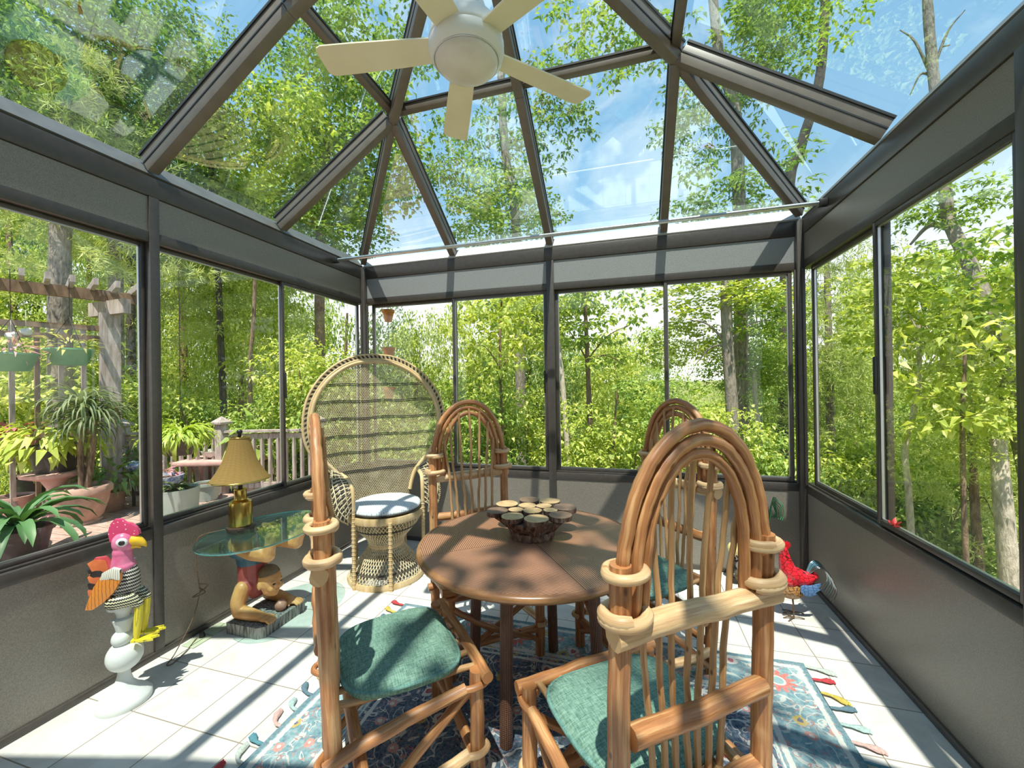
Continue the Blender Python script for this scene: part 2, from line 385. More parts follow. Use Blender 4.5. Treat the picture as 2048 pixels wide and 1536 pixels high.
# ---- windows
wn = [0]
def window(axis, pos, sgn, ta, tb, bx, depth=-.05, fr=.022, handle=None):
    wn[0] += 1; root = struct('window_%d' % wn[0])
    z0, z1 = ZS+.012, ZH
    m = MB()
    for (a, b, c, d) in ((ta, ta+fr, z0, z1), (tb-fr, tb, z0, z1), (ta+fr, tb-fr, z0, z0+fr), (ta+fr, tb-fr, z1-fr, z1)): bx(m, a, b, c, d, depth-.012, depth+.018, .003)
    m.build('sash', M['bronze'], root, 30)
    m = MB()
    for (a, b, c, d) in ((ta+fr, ta+fr+.006, z0+fr, z1-fr), (tb-fr-.006, tb-fr, z0+fr, z1-fr), (ta+fr, tb-fr, z0+fr, z0+fr+.006), (ta+fr, tb-fr, z1-fr-.006, z1-fr)): bx(m, a, b, c, d, depth-.003, depth+.009, 0)
    m.build('glazing_bead', M['alu'], root, 0)
    p = pos+sgn*depth; a, b, c, d = ta+fr, tb-fr, z0+fr, z1-fr; m = MB()
    q = [(p, a, c), (p, b, c), (p, b, d), (p, a, d)] if axis == 'x' else [(a, p, c), (b, p, c), (b, p, d), (a, p, d)]
    m.add([V(v) for v in q], [(0, 1, 2, 3)]); m.build('pane', M['wglass'], root, 0)
    if handle is not None:
        m = MB(); bx(m, handle-.007, handle+.007, 1.42, 1.62, depth+.018, depth+.034, .005); m.build('latch', M['black'], root, 30)
    return root
for a, b, dp, h in ((-1.2, -.225, -.05, None), (-.175, .695, -.05, None), (.745, 1.625, -.05, None), (1.675, 2.575, -.05, None), (2.535, YB-.07, -.022, 2.55)):
    window('x', XL, 1, a, b, bxl, dp, .022, h)
for a, b, dp, h in ((XL+.075, -1.575, -.05, None), (-1.605, -.695, -.022, -.72), (-.625, .31, -.05, None), (.28, XR-.065, -.022, XR-.085)):
    window('y', YB, -1, a, b, bxb, dp, .026, h)
for a, b, dp, h in ((-1.2, -.225, -.05, None), (-.175, .725, -.05, None), (.775, 1.72, -.05, None), (1.77, 2.62, -.018, 2.60), (2.58, YB-.07, -.05, None)):
    window('x', XR, -1, a, b, bxr, dp, .026, h)
# ---- glass roof
XN0, XN1, XC, ZN, ZA, ZB = -1.59, .285, -.66, 3.355, 3.82, 2.725
ceil = struct('ceiling')
def rafter(p0, p1, w=.058, h=.125, name='rafter'):
    m = MB(); m.bar(p0, p1, w, h, off=h/2, bev=.003)
    m.bar(p0, p1, w+.006, .008, off=h*.47, mi=1); m.bar(p0, p1, w+.012, .014, off=h-.007, mi=1)
    m.build(name, [M['rafter'], M['blackgap']], ceil, 30)
def pl(p0, p1):
    m = MB(); m.bar(p0, p1, .05, .05, off=.095, bev=.003); m.bar(p0, p1, .064, .012, off=.122, mi=1)
    m.build('purlin', [M['rafter'], M['blackgap']], ceil, 30)
NL, NR, AP = V((XN0, 2.55, ZN)), V((XN1, 2.55, ZN)), V((XC, 1.65, ZA))
cl, cr = V((XL+.02, YB-.02, ZB)), V((XR-.02, YB-.02, ZB))
ysn = [2.55, 1.65, .72, -.2, YF+.03]
for n_, c_ in ((NL, cl), (NR, cr)):
    rafter(c_, n_, .05, .125, 'hip_rafter'); rafter(n_, AP, .06, .14, 'hip_rafter')
for x in (XN0, XC, XN1):
    p1 = V((x, 2.55, ZN)); rafter(V((x, YB-.005, ZB)), p1)
rafter(V((XC, 2.55, ZN)), AP, .058, .125)
for i, y in enumerate(ysn):
    for xe, xn in ((XL+.005, XN0), (XR-.005, XN1)):
        rafter(V((xe, y, ZB)), V((xn, y, ZN)))
        if i: rafter(V((xn, y, ZN)), V((XC, y, ZA)))
pl(NL, V((XC, 2.55, ZN))); pl(V((XC, 2.55, ZN)), NR)
for xn in (XN0, XN1):
    for a, b in zip(ysn[:-1], ysn[1:]): pl(V((xn, a, ZN)), V((xn, b, ZN)))
m = MB(); m.bar(AP, (XC, YF, ZA), .07, .14, off=.07, bev=.004); m.build('ridge_beam', M['rafter'], ceil, 30)
# sloping eave plates
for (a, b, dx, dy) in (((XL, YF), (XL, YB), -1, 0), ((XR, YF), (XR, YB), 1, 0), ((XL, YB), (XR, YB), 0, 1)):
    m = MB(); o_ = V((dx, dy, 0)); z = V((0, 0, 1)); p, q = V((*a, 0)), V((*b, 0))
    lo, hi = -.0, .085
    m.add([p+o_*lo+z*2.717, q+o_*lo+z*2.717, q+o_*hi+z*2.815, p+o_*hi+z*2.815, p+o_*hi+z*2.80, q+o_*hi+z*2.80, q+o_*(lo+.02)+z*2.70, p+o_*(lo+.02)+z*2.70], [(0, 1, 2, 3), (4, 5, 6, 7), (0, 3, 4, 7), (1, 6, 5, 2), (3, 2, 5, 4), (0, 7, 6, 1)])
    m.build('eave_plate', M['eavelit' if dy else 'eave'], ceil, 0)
UP = V((0, 0, .135))
def roofpane(*pts):
    m = MB(); m.add([V(p)+UP for p in pts], [tuple(range(len(pts)))]); m.build('glass_pane', M['rglass'], ceil, 0)
E_ = .10
def ez(p, dx, dy): return V((p[0]+dx*E_, p[1]+dy*E_, ZB-E_*.64))
cbL, cbR = V((XL-E_, YB+E_, ZB-E_*.64)), V((XR+E_, YB+E_, ZB-E_*.64))
bx_ = [ez((x, YB), 0, 1) for x in (XN0, XC, XN1)]; bn = [V((x, 2.55, ZN)) for x in (XN0, XC, XN1)]
roofpane(cbL, bx_[0], bn[0]); roofpane(bx_[0], bx_[1], bn[1], bn[0]); roofpane(bx_[1], bx_[2], bn[2], bn[1]); roofpane(bx_[2], cbR, bn[2])
roofpane(bn[0], bn[1], AP); roofpane(bn[1], bn[2], AP)
for xe, xn, s, cb in ((XL, XN0, -1, cbL), (XR, XN1, 1, cbR)):
    roofpane(cb, ez((xe, 2.55), s, 0), V((xn, 2.55, ZN))); roofpane(V((xn, 2.55, ZN)), V((xn, 1.65, ZN)), AP)
    for i in range(len(ysn)-1):
        a, b = ysn[i], ysn[i+1]
        roofpane(ez((xe, a), s, 0), ez((xe, b), s, 0), V((xn, b, ZN)), V((xn, a, ZN)))
        if i: roofpane(V((xn, a, ZN)), V((xn, b, ZN)), V((XC, b, ZA)), V((XC, a, ZA)))
# ================================================================== CEILING FAN, ROD
fan = thing('ceiling_fan', 'white five-blade ceiling fan with round frosted light hanging from the glass roof', 'ceiling fan', (XC, 1.65, 2.972), R(-169.7))
m = MB(); m.lathe([(.055, .80), (.06, .74), (.02, .70), (.016, .69), (.016, .20), (.055, .19), (.085, .17), (.095, .10)], 24); m.build('downrod', M['white'], fan, 40)
m = MB(); m.lathe([(.095, .115), (.135, .085), (.155, .055), (.16, .02), (.16, .012), (.163, .010), (.163, .004), (.16, 0), (.163, -.008), (.163, -.028), (.158, -.045), (.146, -.060), (.134, -.066)], 40); m.build('motor_housing', M['white'], fan, 40)
m = MB(); m.lathe([(.136, -.062), (.135, -.070), (.124, -.084), (.095, -.097), (.055, -.105), (.012, -.108), (.0005, -.1082)], 36, caps=False); m.build('light_dome', M['dome'], fan, 60)
m = MB(); m.tube([V((math.cos(2*PI*k/48)*.1385, math.sin(2*PI*k/48)*.1385, -.0635)) for k in range(48)], .0028, 6, closed=True); m.build('trim_ring', M['steel'], fan, 60)
for k in range(5):
    a = 2*PI*k/5; b = MB(); poly = []
    pts = [(.15, -.055), (.30, -.062), (.50, -.068), (.63, -.070), (.652, -.062), (.66, -.045), (.664, .045), (.655, .062), (.635, .070), (.50, .068), (.30, .062), (.15, .055)]
    mt = Matrix.Rotation(a, 4, 'Z') @ Matrix.Rotation(R(11), 4, 'X')
    b.prism(pts, .007, mt); b.build('blade', M['cream'], fan, 30)
rod = thing('curtain_rod', 'thin silver rod spanning the room just under the roof glass', 'rod', (XL, 3.11, 2.655))
m = MB(); m.tube([(.05, 0, 0), (XR-XL-.05, 0, 0)], .015, 12); m.build('tube', M['steel'], rod, 60)
for x in (.028, XR-XL-.028): MB().box((x, 0, 0), (.05, .045, .045), None, .004).build('end_bracket', M['black'], rod, 30)
# ================================================================== RUG
RX0, RX1, RY0, RY1 = -1.50, .855, .955, 2.475
def rugmat():
    m, nt, b, o = newmat('floral_rug'); tc = nt.nodes.new('ShaderNodeTexCoord'); sp = N(nt, 'ShaderNodeSeparateXYZ'); L(nt, tc.outputs['Object'], sp.inputs[0])
    v = coords(nt, 'Object'); X, Y = sp.outputs[0], sp.outputs[1]
    hx, hy = (RX1-RX0)/2, (RY1-RY0)/2
    ex = math_(nt, 'SUBTRACT', hx, math_(nt, 'ABSOLUTE', X)); ey = math_(nt, 'SUBTRACT', hy, math_(nt, 'ABSOLUTE', Y))
    wob = math_(nt, 'MULTIPLY', math_(nt, 'SUBTRACT', noise(nt, v, 40, 2), .5), .012)
    d = math_(nt, 'ADD', math_(nt, 'MINIMUM', ex, ey), wob)
    def band(c, w): return math_(nt, 'LESS_THAN', math_(nt, 'ABSOLUTE', math_(nt, 'SUBTRACT', d, c)), w)
    n1 = noise(nt, v, 9, 5, .6, .6); n2 = noise(nt, v, 30, 4, .6); n3 = noise(nt, v, 5.5, 3, .5, .3)
    teal = ramp(nt, n2, [(.3, (.07, .17, .22)), (.5, (.16, .30, .34)), (.72, (.40, .50, .50))])
    navy = ramp(nt, n2, [(.32, (.022, .038, .085)), (.55, (.05, .085, .145)), (.75, (.14, .22, .28))])
    cream = (.62, .60, .55)
    inner = math_(nt, 'GREATER_THAN', d, .31)
    base = mixc(nt, inner, teal, navy)
    # scrolling vines: thin contours of a warped noise
    def scroll(sc, th, seed):
        vv = N(nt, 'ShaderNodeVectorMath', operation='ADD'); vv.inputs[1].default_value = (seed, seed*.7, 0); L(nt, v, vv.inputs[0])
        f = noise(nt, vv.outputs[0], sc, 2, .5, 1.4); return math_(nt, 'LESS_THAN', math_(nt, 'ABSOLUTE', math_(nt, 'SUBTRACT', f, .5)), th)
    base = mixc(nt, math_(nt, 'MULTIPLY', scroll(8, .022, 3), .85), base, cream)
    base = mixc(nt, math_(nt, 'MULTIPLY', scroll(11, .010, 11), .9), base, (.42, .16, .14))
    # scattered small blossoms
    def blossoms(base, sc, r1, r2, c_out, c_in, seed, keep):
        vv = N(nt, 'ShaderNodeVectorMath', operation='ADD'); vv.inputs[1].default_value = (seed, seed*1.3, 0); L(nt, v, vv.inputs[0])
        ds = N(nt, 'ShaderNodeVectorMath', operation='MULTIPLY'); ds.inputs[1].default_value = (1, 1, 0); L(nt, vv.outputs[0], ds.inputs[0])
        vo = N(nt, 'ShaderNodeTexVoronoi', voronoi_dimensions='2D'); vo.inputs['Scale'].default_value = sc; L(nt, ds.outputs[0], vo.inputs['Vector'])
        rr = math_(nt, 'ADD', vo.outputs['Distance'], math_(nt, 'MULTIPLY', math_(nt, 'SUBTRACT', noise(nt, v, 45, 3), .5), .25))
        s2 = N(nt, 'ShaderNodeSeparateColor'); L(nt, vo.outputs['Color'], s2.inputs[0]); k = math_(nt, 'LESS_THAN', s2.outputs[0], keep)
        base = mixc(nt, math_(nt, 'MULTIPLY', math_(nt, 'LESS_THAN', rr, r1), k), base, c_out)
        return mixc(nt, math_(nt, 'MULTIPLY', math_(nt, 'LESS_THAN', rr, r2), k), base, c_in)
    base = blossoms(base, 7.5, .25, .12, (.62, .56, .52), (.42, .05, .06), 2.0, .20)
    base = blossoms(base, 7.5, .20, .09, (.50, .34, .06), (.10, .10, .16), 7.0, .14)
    base = blossoms(base, 9, .20, .08, (.55, .24, .20), (.62, .58, .54), 13.0, .3)
    # border rosettes: twelve spiky petals
    def rosette(base, cx, cy, r):
        dx = math_(nt, 'SUBTRACT', X, cx); dy = math_(nt, 'SUBTRACT', Y, cy)
        rad = math_(nt, 'SQRT', math_(nt, 'ADD', math_(nt, 'MULTIPLY', dx, dx), math_(nt, 'MULTIPLY', dy, dy)))
        an = math_(nt, 'ARCTAN2', dy, dx); pet = math_(nt, 'ABSOLUTE', math_(nt, 'SINE', math_(nt, 'MULTIPLY', an, 6.0)))
        lim = math_(nt, 'MULTIPLY', math_(nt, 'ADD', math_(nt, 'MULTIPLY', pet, .5), .5), r)
        lim = math_(nt, 'ADD', lim, math_(nt, 'MULTIPLY', wob, 2.0))
        base = mixc(nt, math_(nt, 'LESS_THAN', rad, lim), base, (.62, .13, .10))
        base = mixc(nt, math_(nt, 'LESS_THAN', rad, r*.42), base, (.62, .58, .52))
        return mixc(nt, math_(nt, 'LESS_THAN', rad, r*.30), base, (.22, .36, .38))
    for cx, cy in ((hx-.16, -.02), (-hx+.16, -.06), (hx-.17, hy-.17), (-hx+.17, hy-.17), (-.35, hy-.16), (.4, hy-.16), (hx-.17, -hy+.17), (-hx+.17, -hy+.17)):
        base = rosette(base, cx, cy, .085)
    for c, w in ((.04, .011), (.272, .012), (.335, .009), (.30, .004)): base = mixc(nt, band(c, w), base, cream)
    base = mixc(nt, math_(nt, 'LESS_THAN', d, .022), base, (.10, .19, .23))
    fade = ramp(nt, noise(nt, v, 70, 3, .7), [(.35, 0), (.8, .5)]); base = mixc(nt, fade, base, (.42, .47, .48))
    L(nt, base, b.inputs['Base Color']); b.inputs['Roughness'].default_value = .95; b.inputs['Specular IOR Level'].default_value = .1
    bump(nt, b, noise(nt, v, 160, 3, .7), .5, .004); return m
M['rug'] = rugmat()
rug = thing('area_rug', 'teal and navy floral area rug with red rosettes and coloured tassels, under the round table', 'rug', ((RX0+RX1)/2, (RY0+RY1)/2, 0))
m = MB(); hx, hy = (RX1-RX0)/2, (RY1-RY0)/2
def rugp(u, v):
    x, y = (u-.5)*2*hx, (v-.5)*2*hy
    return V((x+.004*math.sin(y*9), y+.004*math.sin(x*7), .012+.0012*pnoise(V((x*14, y*14, 0)))))
m.surf(rugp, 60, 40)
m.add([rugp(0, 0)*0+V((sx*hx, sy*hy, z)) for z in (.001, .0115) for sx, sy in ((-1, -1), (1, -1), (1, 1), (-1, 1))], [(0, 1, 5, 4), (1, 2, 6, 5), (2, 3, 7, 6), (3, 0, 4, 7)])
m.build('pile', M['rug'], rug, 180)
tcols = [('red', (.55, .05, .06)), ('mustard', (.62, .47, .09)), ('slate', (.12, .20, .26)), ('seafoam', (.42, .56, .54)), ('pink', (.66, .42, .38)), ('teal', (.10, .27, .33)), ('pale', (.52, .57, .52))]
for n_, c in tcols: M['t_'+n_] = pm('tassel_'+n_, c, tuple(x*.7 for x in c), 120, .95, bmp=.4)
random.seed(3); order = ['pale', 'red', 'mustard', 'slate', 'seafoam', 'pink', 'teal']
for side in (-1, 1):
    for k in range(17):
        y = hy-.02-k*(2*hy-.04)/16; m = MB(); b_ = random.uniform(-.35, .35) if side > 0 else random.uniform(.2, 1.0)
        L_ = random.uniform(.085, .12); x0 = side*hx; p = []
        for i in range(6):
            t = i/5; p.append(V((x0+side*L_*t*math.cos(b_*t), y+L_*t*math.sin(b_*t)*1.2-.02*t, .010-.002*t+.004*math.sin(t*3))))
        m.tube(p, [.006, .008, .007, .012, .017, .013], 7, flat=.6, up=(0, 0, 1))
        for q in range(4): m.tube([p[4], p[5]+V((side*.012, (q-1.5)*.007, -.003))], [.006, .004], 5)
        for v_ in range(len(m.v)): m.v[v_] = (m.v[v_][0], m.v[v_][1], max(m.v[v_][2], .001))
        c = order[(k+(0 if side > 0 else 1)) % 7]
        m.build('tassel', M['t_'+c], rug, 60)
# ================================================================== TWIG CHAIRS
CW, ZU, ZL, ZR, Z2, ZT, LEAN = .47, 1.062, .962, .922, .677, 1.405, .032
def twig(m, pts, r0, r1=None, n=9, seed=0, wob=.10, seg=6, jit=.004, mi=0):
    r1 = r0 if r1 is None else r1; P = spline(pts, seg)
    rnd = random.Random(seed); k = len(P)
    ph = rnd.uniform(0, 9); P = [p+V((pnoise(V((i*.45+ph, 1, seed))), pnoise(V((i*.45+ph, 5, seed))), pnoise(V((i*.45+ph, 9, seed)))))*jit for i, p in enumerate(P)]
    m.tube(P, [r0+(r1-r0)*i/(k-1) for i in range(k)], n, wob=wob, seed=seed, mi=mi)
def wrapring(m, c, ax, ay, r, turns, seed, tilt=0.0):
    n = int(22*turns); P = []
    for i in range(n+1):
        a = 2*PI*turns*i/n+seed; z = (i/n-.5)*r*1.9*(turns-1)
        P.append(V(c)+V((ax*math.cos(a), ay*math.sin(a), z+tilt*math.cos(a)*ax)))
    m.tube(P, [r*(.85 if i in (0, n) else 1) for i in range(n+1)], 9, wob=.08, seed=seed)
def twig_chair(label, x, y, t, sd):
    ch = thing('twig_chair', label, 'chair', (x, y, .004), t, 'bent twig chairs around the table')
    rnd = random.Random(sd); W = M['chairwood']; Pl = M['chairpeel']; S = M['stick']
    yl = lambda z: -LEAN*z
    for s in (-1, 1):
        m = MB(); j = lambda: rnd.uniform(-.004, .004)
        twig(m, [(s*CW/2+j(), yl(0), 0), (s*CW/2+j(), yl(.35)+j(), .35), (s*CW/2+j(), yl(.7)+j(), .7), (s*CW/2, yl(ZU), ZU+.022)], .0275, .0255, 12, sd+s, .05, 8, .003)
        m.build('back_post', W, ch, 60)
        m = MB(); twig(m, [(s*.25, .465, 0), (s*.25+j(), .465+j(), .2), (s*.25, .465, .47)], .027, .025, 12, sd+3+s, .06, 6, .003); m.build('front_leg', W, ch, 60)
        m = MB(); wrapring(m, (s*(CW/2-.013), yl(ZU), ZU), .047, .040, .0125, 1.35, sd*1.7+s); m.build('binding', Pl, ch, 60)
        m = MB(); wrapring(m, (s*(CW/2-.013), yl(ZL), ZL), .052, .043, .0155, 1.45, sd*2.3+s); m.build('binding', Pl, ch, 60)
        # side rail bent round the front leg, lower rung and diagonal brace
        m = MB(); zs = .385
        twig(m, [(s*(CW/2+.028), -.035, .335), (s*(CW/2+.024), .05, .36), (s*.252, .25, .39), (s*.262, .42, .42)], .024, .02, 9, sd+11+s, .08, 6)
        m.tube(spline([(s*.262, .40, .42), (s*.278, .455, .425), (s*.268, .497, .428), (s*.235, .50, .43), (s*.216, .47, .43)], 5), [.016]+[.012]*20, 8)
        m.tube(spline([(s*(CW/2+.026), -.01, .347), (s*(CW/2+.035), -.045, .335), (s*(CW/2), -.055, .335), (s*(CW/2-.035), -.03, .335)], 5), [.012]*16, 8)
        m.build('side_rail', W, ch, 60)
        m = MB(); twig(m, [(s*.243, .44, .40), (s*.247, .22, .23), (s*.24, .03, .055)], .0175, .016, 8, sd+21+s, .08, 6); m.build('brace', W, ch, 60)
        m = MB(); twig(m, [(s*.25, .02, .13), (s*.262, .25, .15), (s*.262, .43, .185)], .021, .021, 9, sd+31+s, .08, 6)
        m.tube(spline([(s*.262, .41, .183), (s*.28, .46, .187), (s*.262, .50, .187), (s*.225, .495, .187)], 5), [.012]*16, 8)
        m.build('lower_rung', Pl, ch, 60)
    # arched hoops
    for i, (a, zt, zb) in enumerate(((.230, ZT-.016, ZU-.03), (.196, ZT-.052, ZR-.0), (.164, ZT-.087, ZR+.0))):
        z0 = 1.03; pts = []
        top = [(a*math.cos(PI*k/14)*(1 if True else 1), z0+(zt-z0)*math.sin(PI*k/14)**.92) for k in range(15)]
        if zb < z0: pts.append((a+.004, zb))
        pts += top if zb < z0 else [(a, zb), (a, z0+.05)]+top[1:-1]+[(-a, z0+.05), (-a, zb)]
        if zb < z0: pts.append((-a-.004, zb))
        yo = (0, -.004, .004)[i]
        m = MB(); twig(m, [(px, yl(pz)+yo, pz) for px, pz in pts], .0172-.001*i, .0165-.001*i, 9, sd+41+i, .06, 4, .003); m.build('arch_hoop', W, ch, 60)
    m = MB(); q = rnd.uniform(-.006, .006)
    twig(m, [(-CW/2-.028, yl(ZR)-.012, ZR+.004), (-.1, yl(ZR)-.004, ZR+q), (.1, yl(ZR)-.004, ZR-q), (CW/2+.028, yl(ZR)-.012, ZR)], .031, .028, 12, sd+51, .10, 6); m.build('top_rail', Pl, ch, 60)
    for z, nm in ((Z2, 'back_rail'), (.445, 'back_rail')):
        m = MB(); yb = yl(z)-(.012 if z == Z2 else 0.0)
        twig(m, [(-CW/2+.02, yb, z+.002), (0, yb, z-.004), (CW/2-.02, yb, z)], .027, .026, 12, sd+int(z*100), .07, 6); m.build(nm, W, ch, 60)
    # spindles fan out from the seat rail to the inner hoop
    for k in range(7):
        f = (k-3)/3; th = PI/2-f*1.27; a = .168
        tx, tz = a*math.cos(th)*1.0, 1.03+(ZT-.085-1.03)*math.sin(th)**.92
        bx0 = f*.112+rnd.uniform(-.008, .008); mx = f*.125+rnd.uniform(-.012, .012)
        m = MB(); twig(m, [(tx, yl(tz)+.020, tz+.03)] + [(bx0+(tx-bx0)*((z-.43)/(tz-.43))**1.25+rnd.uniform(-.007, .007), yl(z)+.031, z) for z in (1.08, .93, .77, .60) if z < tz-.02] + [(bx0*.97, yl(.45)+.026, .43)], .0075, .0095, 7, sd+61+k, .08, 5, .005)
        m.build('spindle', S, ch, 60)
    # front rail, seat sticks, stretchers
    m = MB(); twig(m, [(-.285, .492, .452), (0, .497, .456), (.30, .490, .462)], .0225, .021, 10, sd+71, .09, 6); m.build('front_rail', W, ch, 60)
    for k in range(6):
        xk = -.19+k*.076; m = MB(); twig(m, [(xk*.9, -.005, .455), (xk, .24, .448), (xk*1.08, .475, .455)], .0125, .0115, 7, sd+81+k, .1, 5); m.build('seat_stick', S, ch, 60)
    m = MB(); twig(m, [(-.27, .07, .30), (0, .06, .315), (.29, .07, .30)], .022, .022, 9, sd+91, .08, 6); m.build('cross_rail', W, ch, 60)
    for s in (-1, 1):
        m = MB(); twig(m, [(s*.235, .472, .36), (s*.05, .474+.02*s, .24), (-s*.23, .468, .10)], .0165, .015, 8, sd+101+s, .08, 6); m.build('brace', W, ch, 60)
    m = MB(); twig(m, [(-.25, .46, .15), (0, .465, .155), (.25, .46, .15)], .02, .02, 9, sd+111, .08, 6); m.build('lower_rung', W, ch, 60)
    m = MB(); twig(m, [(-.235, -.005, .15), (0, -.01, .155), (.235, -.005, .15)], .02, .02, 9, sd+112, .08, 6); m.build('lower_rung', W, ch, 60)
    return ch
def seat_cushion(label, x, y, t):
    c, s = math.cos(t), math.sin(t); oy = .232
    cu = thing('seat_cushion', label, 'cushion', (x-s*oy, y+c*oy, .478), t, 'green linen seat cushions')
    def outline(u, sc=1.0):
        a = 2*PI*u; ca, sa = math.cos(a), math.sin(a)
        p = 3.4 if sa < 0 else 4.6
        r = (abs(ca)**p+abs(sa)**p)**(-1/p)
        wx = .235 if sa > 0 else .235-.015*abs(sa)
        return V((ca*r*wx*sc, sa*r*.212*sc, 0))
    prof = [(.0, -.020), (.86, -.020), (.96, -.016), (1.0, 0), (.975, .016), (.90, .026), (.7, .034), (.4, .038), (.0, .039)]
    m = MB(); n = 56; vs = []; fs = []
    for sc, z in prof[1:-1]:
        vs += [outline(k/n, sc)+V((0, 0, z+.004*pnoise(V((outline(k/n, sc).x*9, outline(k/n, sc).y*9, t))))) for k in range(n)]
    q = len(prof)-2
    for i in range(q-1):
        for k in range(n): fs.append((i*n+k, i*n+(k+1) % n, (i+1)*n+(k+1) % n, (i+1)*n+k))
    fs.append(tuple(range(n))[::-1]); vs.append(V((0, 0, .039))); fs += [((q-1)*n+k, (q-1)*n+(k+1) % n, len(vs)-1) for k in range(n)]
    m.add(vs, fs); m.build('pad', M['greencloth'], cu, 180)
    m = MB(); m.tube([outline(k/64, .985)+V((0, 0, .009)) for k in range(64)], .0075, 7, closed=True); m.build('piping', M['greenpipe'], cu, 180)
chairs = [('twig chair seen edge-on, its bent back beside the glass side table', -1.058, 1.238, -.817, 11),
          ('large twig chair with its back to the viewer, nearest the camera', .139, 1.132, .662, 23),
          ('twig chair facing the viewer from behind the round table, beside the wicker peacock chair', -.978, 2.411, -2.48, 37),
          ('twig chair behind the nearest twig chair, angled toward the table by the back wall', .221, 2.455, 2.30, 53)]
cush = ['green linen seat cushion in full view on the edge-on twig chair', 'green linen seat cushion on the nearest twig chair, seen through its back sticks',
        None, 'green linen seat cushion on the far twig chair by the back wall']
for (lb, x, y, t, sd), cb in zip(chairs, cush):
    twig_chair(lb, x, y, t, sd)
    if cb: seat_cushion(cb, x, y, t)
# ================================================================== ROUND TABLE
def weavemat(name, c1, c2, sc, rough=.45, bmp=.5, seam=False):
    m, nt, b, o = newmat(name); v = coords(nt, 'UV' if not seam else 'Object'); b.inputs['Roughness'].default_value = rough
    w1 = N(nt, 'ShaderNodeTexWave', wave_type='BANDS', bands_direction='X', wave_profile='SIN'); w1.inputs['Scale'].default_value = sc
    w2 = N(nt, 'ShaderNodeTexWave', wave_type='BANDS', bands_direction='Y', wave_profile='SIN'); w2.inputs['Scale'].default_value = sc*(.55 if seam else 1.0)
    for w in (w1, w2): L(nt, v, w.inputs[0]); w.inputs['Distortion'].default_value = .6; w.inputs['Detail Scale'].default_value = 3
    if seam:
        sp0 = N(nt, 'ShaderNodeSeparateXYZ'); L(nt, coords(nt, 'Object'), sp0.inputs[0]); w2.inputs['Scale'].default_value = sc
        quad = math_(nt, 'GREATER_THAN', math_(nt, 'MULTIPLY', sp0.outputs[0], sp0.outputs[1]), 0.0); mxq = N(nt, 'ShaderNodeMix'); L(nt, quad, mxq.inputs[0]); L(nt, w1.outputs[1], mxq.inputs[2]); L(nt, w2.outputs[1], mxq.inputs[3])
        h = math_(nt, 'MULTIPLY', mxq.outputs[0], math_(nt, 'MULTIPLY_ADD', noise(nt, coords(nt, 'Object'), 90, 2), .8, .55))
    else: h = math_(nt, 'MULTIPLY', w1.outputs[1], math_(nt, 'ADD', math_(nt, 'MULTIPLY', w2.outputs[1], .55), .45))
    big = noise(nt, coords(nt, 'Object'), 4, 3)
    c = ramp(nt, h, [(.08, c1), (.6, c2)]); c = mixc(nt, ramp(nt, big, [(.35, 0), (.7, .45)]), c, tuple(x*.5 for x in c2))
    if seam:
        sp = N(nt, 'ShaderNodeSeparateXYZ'); L(nt, coords(nt, 'Object'), sp.inputs[0])
        s1 = math_(nt, 'LESS_THAN', math_(nt, 'ABSOLUTE', sp.outputs[0]), .0022); s2 = math_(nt, 'LESS_THAN', math_(nt, 'ABSOLUTE', sp.outputs[1]), .0022)
        c = mixc(nt, math_(nt, 'MAXIMUM', s1, s2), c, (.10, .045, .02))
    L(nt, c, b.inputs['Base Color']); bump(nt, b, h, bmp, .003); return m
M['tabletop'] = weavemat('woven_tabletop', (.075, .034, .022), (.50, .235, .135), 36, .34, .55, True)
M['wickerleg'] = weavemat('woven_leg', (.022, .010, .008), (.34, .15, .09), 40, .42, .8)
M['tablerim'] = pm('table_rim', (.36, .17, .07), (.20, .085, .035), 9, .25, stretch=(1, 1, 6))
TX, TY = -.472, 1.927
tb = thing('dining_table', 'round table with a brown woven top and slim woven legs in mid-room', 'table', (TX, TY, .012), R(36))
m = MB(); m.lathe([(.0005, .735), (.30, .735), (.528, .733)], 96, caps=False); m.lathe([(.528, .705), (.0005, .705)], 48, caps=False); m.build('tabletop', M['tabletop'], tb, 30)
m = MB(); m.lathe([(.520, .700), (.536, .701), (.545, .711), (.546, .721), (.540, .731), (.526, .7345)], 96, caps=False); m.build('rim', M['tablerim'], tb, 60)
m = MB(); m.box((0, 0, .693), (.42, .42, .018), None, .003); m.build('underframe', M['darkmetal'], tb, 30)
for k in range(4):
    a = R(83-36)+k*PI/2; d = V((math.cos(a), math.sin(a), 0)); m = MB()
    m.tube([d*.325+V((0, 0, 0)), d*.31+V((0, 0, .35)), d*.295+V((0, 0, .69))], .0275, 20); l = m.build('leg', M['wickerleg'], tb, 60)
    m = MB(); sd_ = V((-d.y, d.x, 0)); m.prism([(0, 0), (.10, 0), (0, -.09)], .012, Matrix(((-d.x, 0, sd_.x, d.x*.27), (-d.y, 0, sd_.y, d.y*.27), (0, 1, 0, .684), (0, 0, 0, 1)))); m.build('corner_bracket', M['darkmetal'], tb, 30)
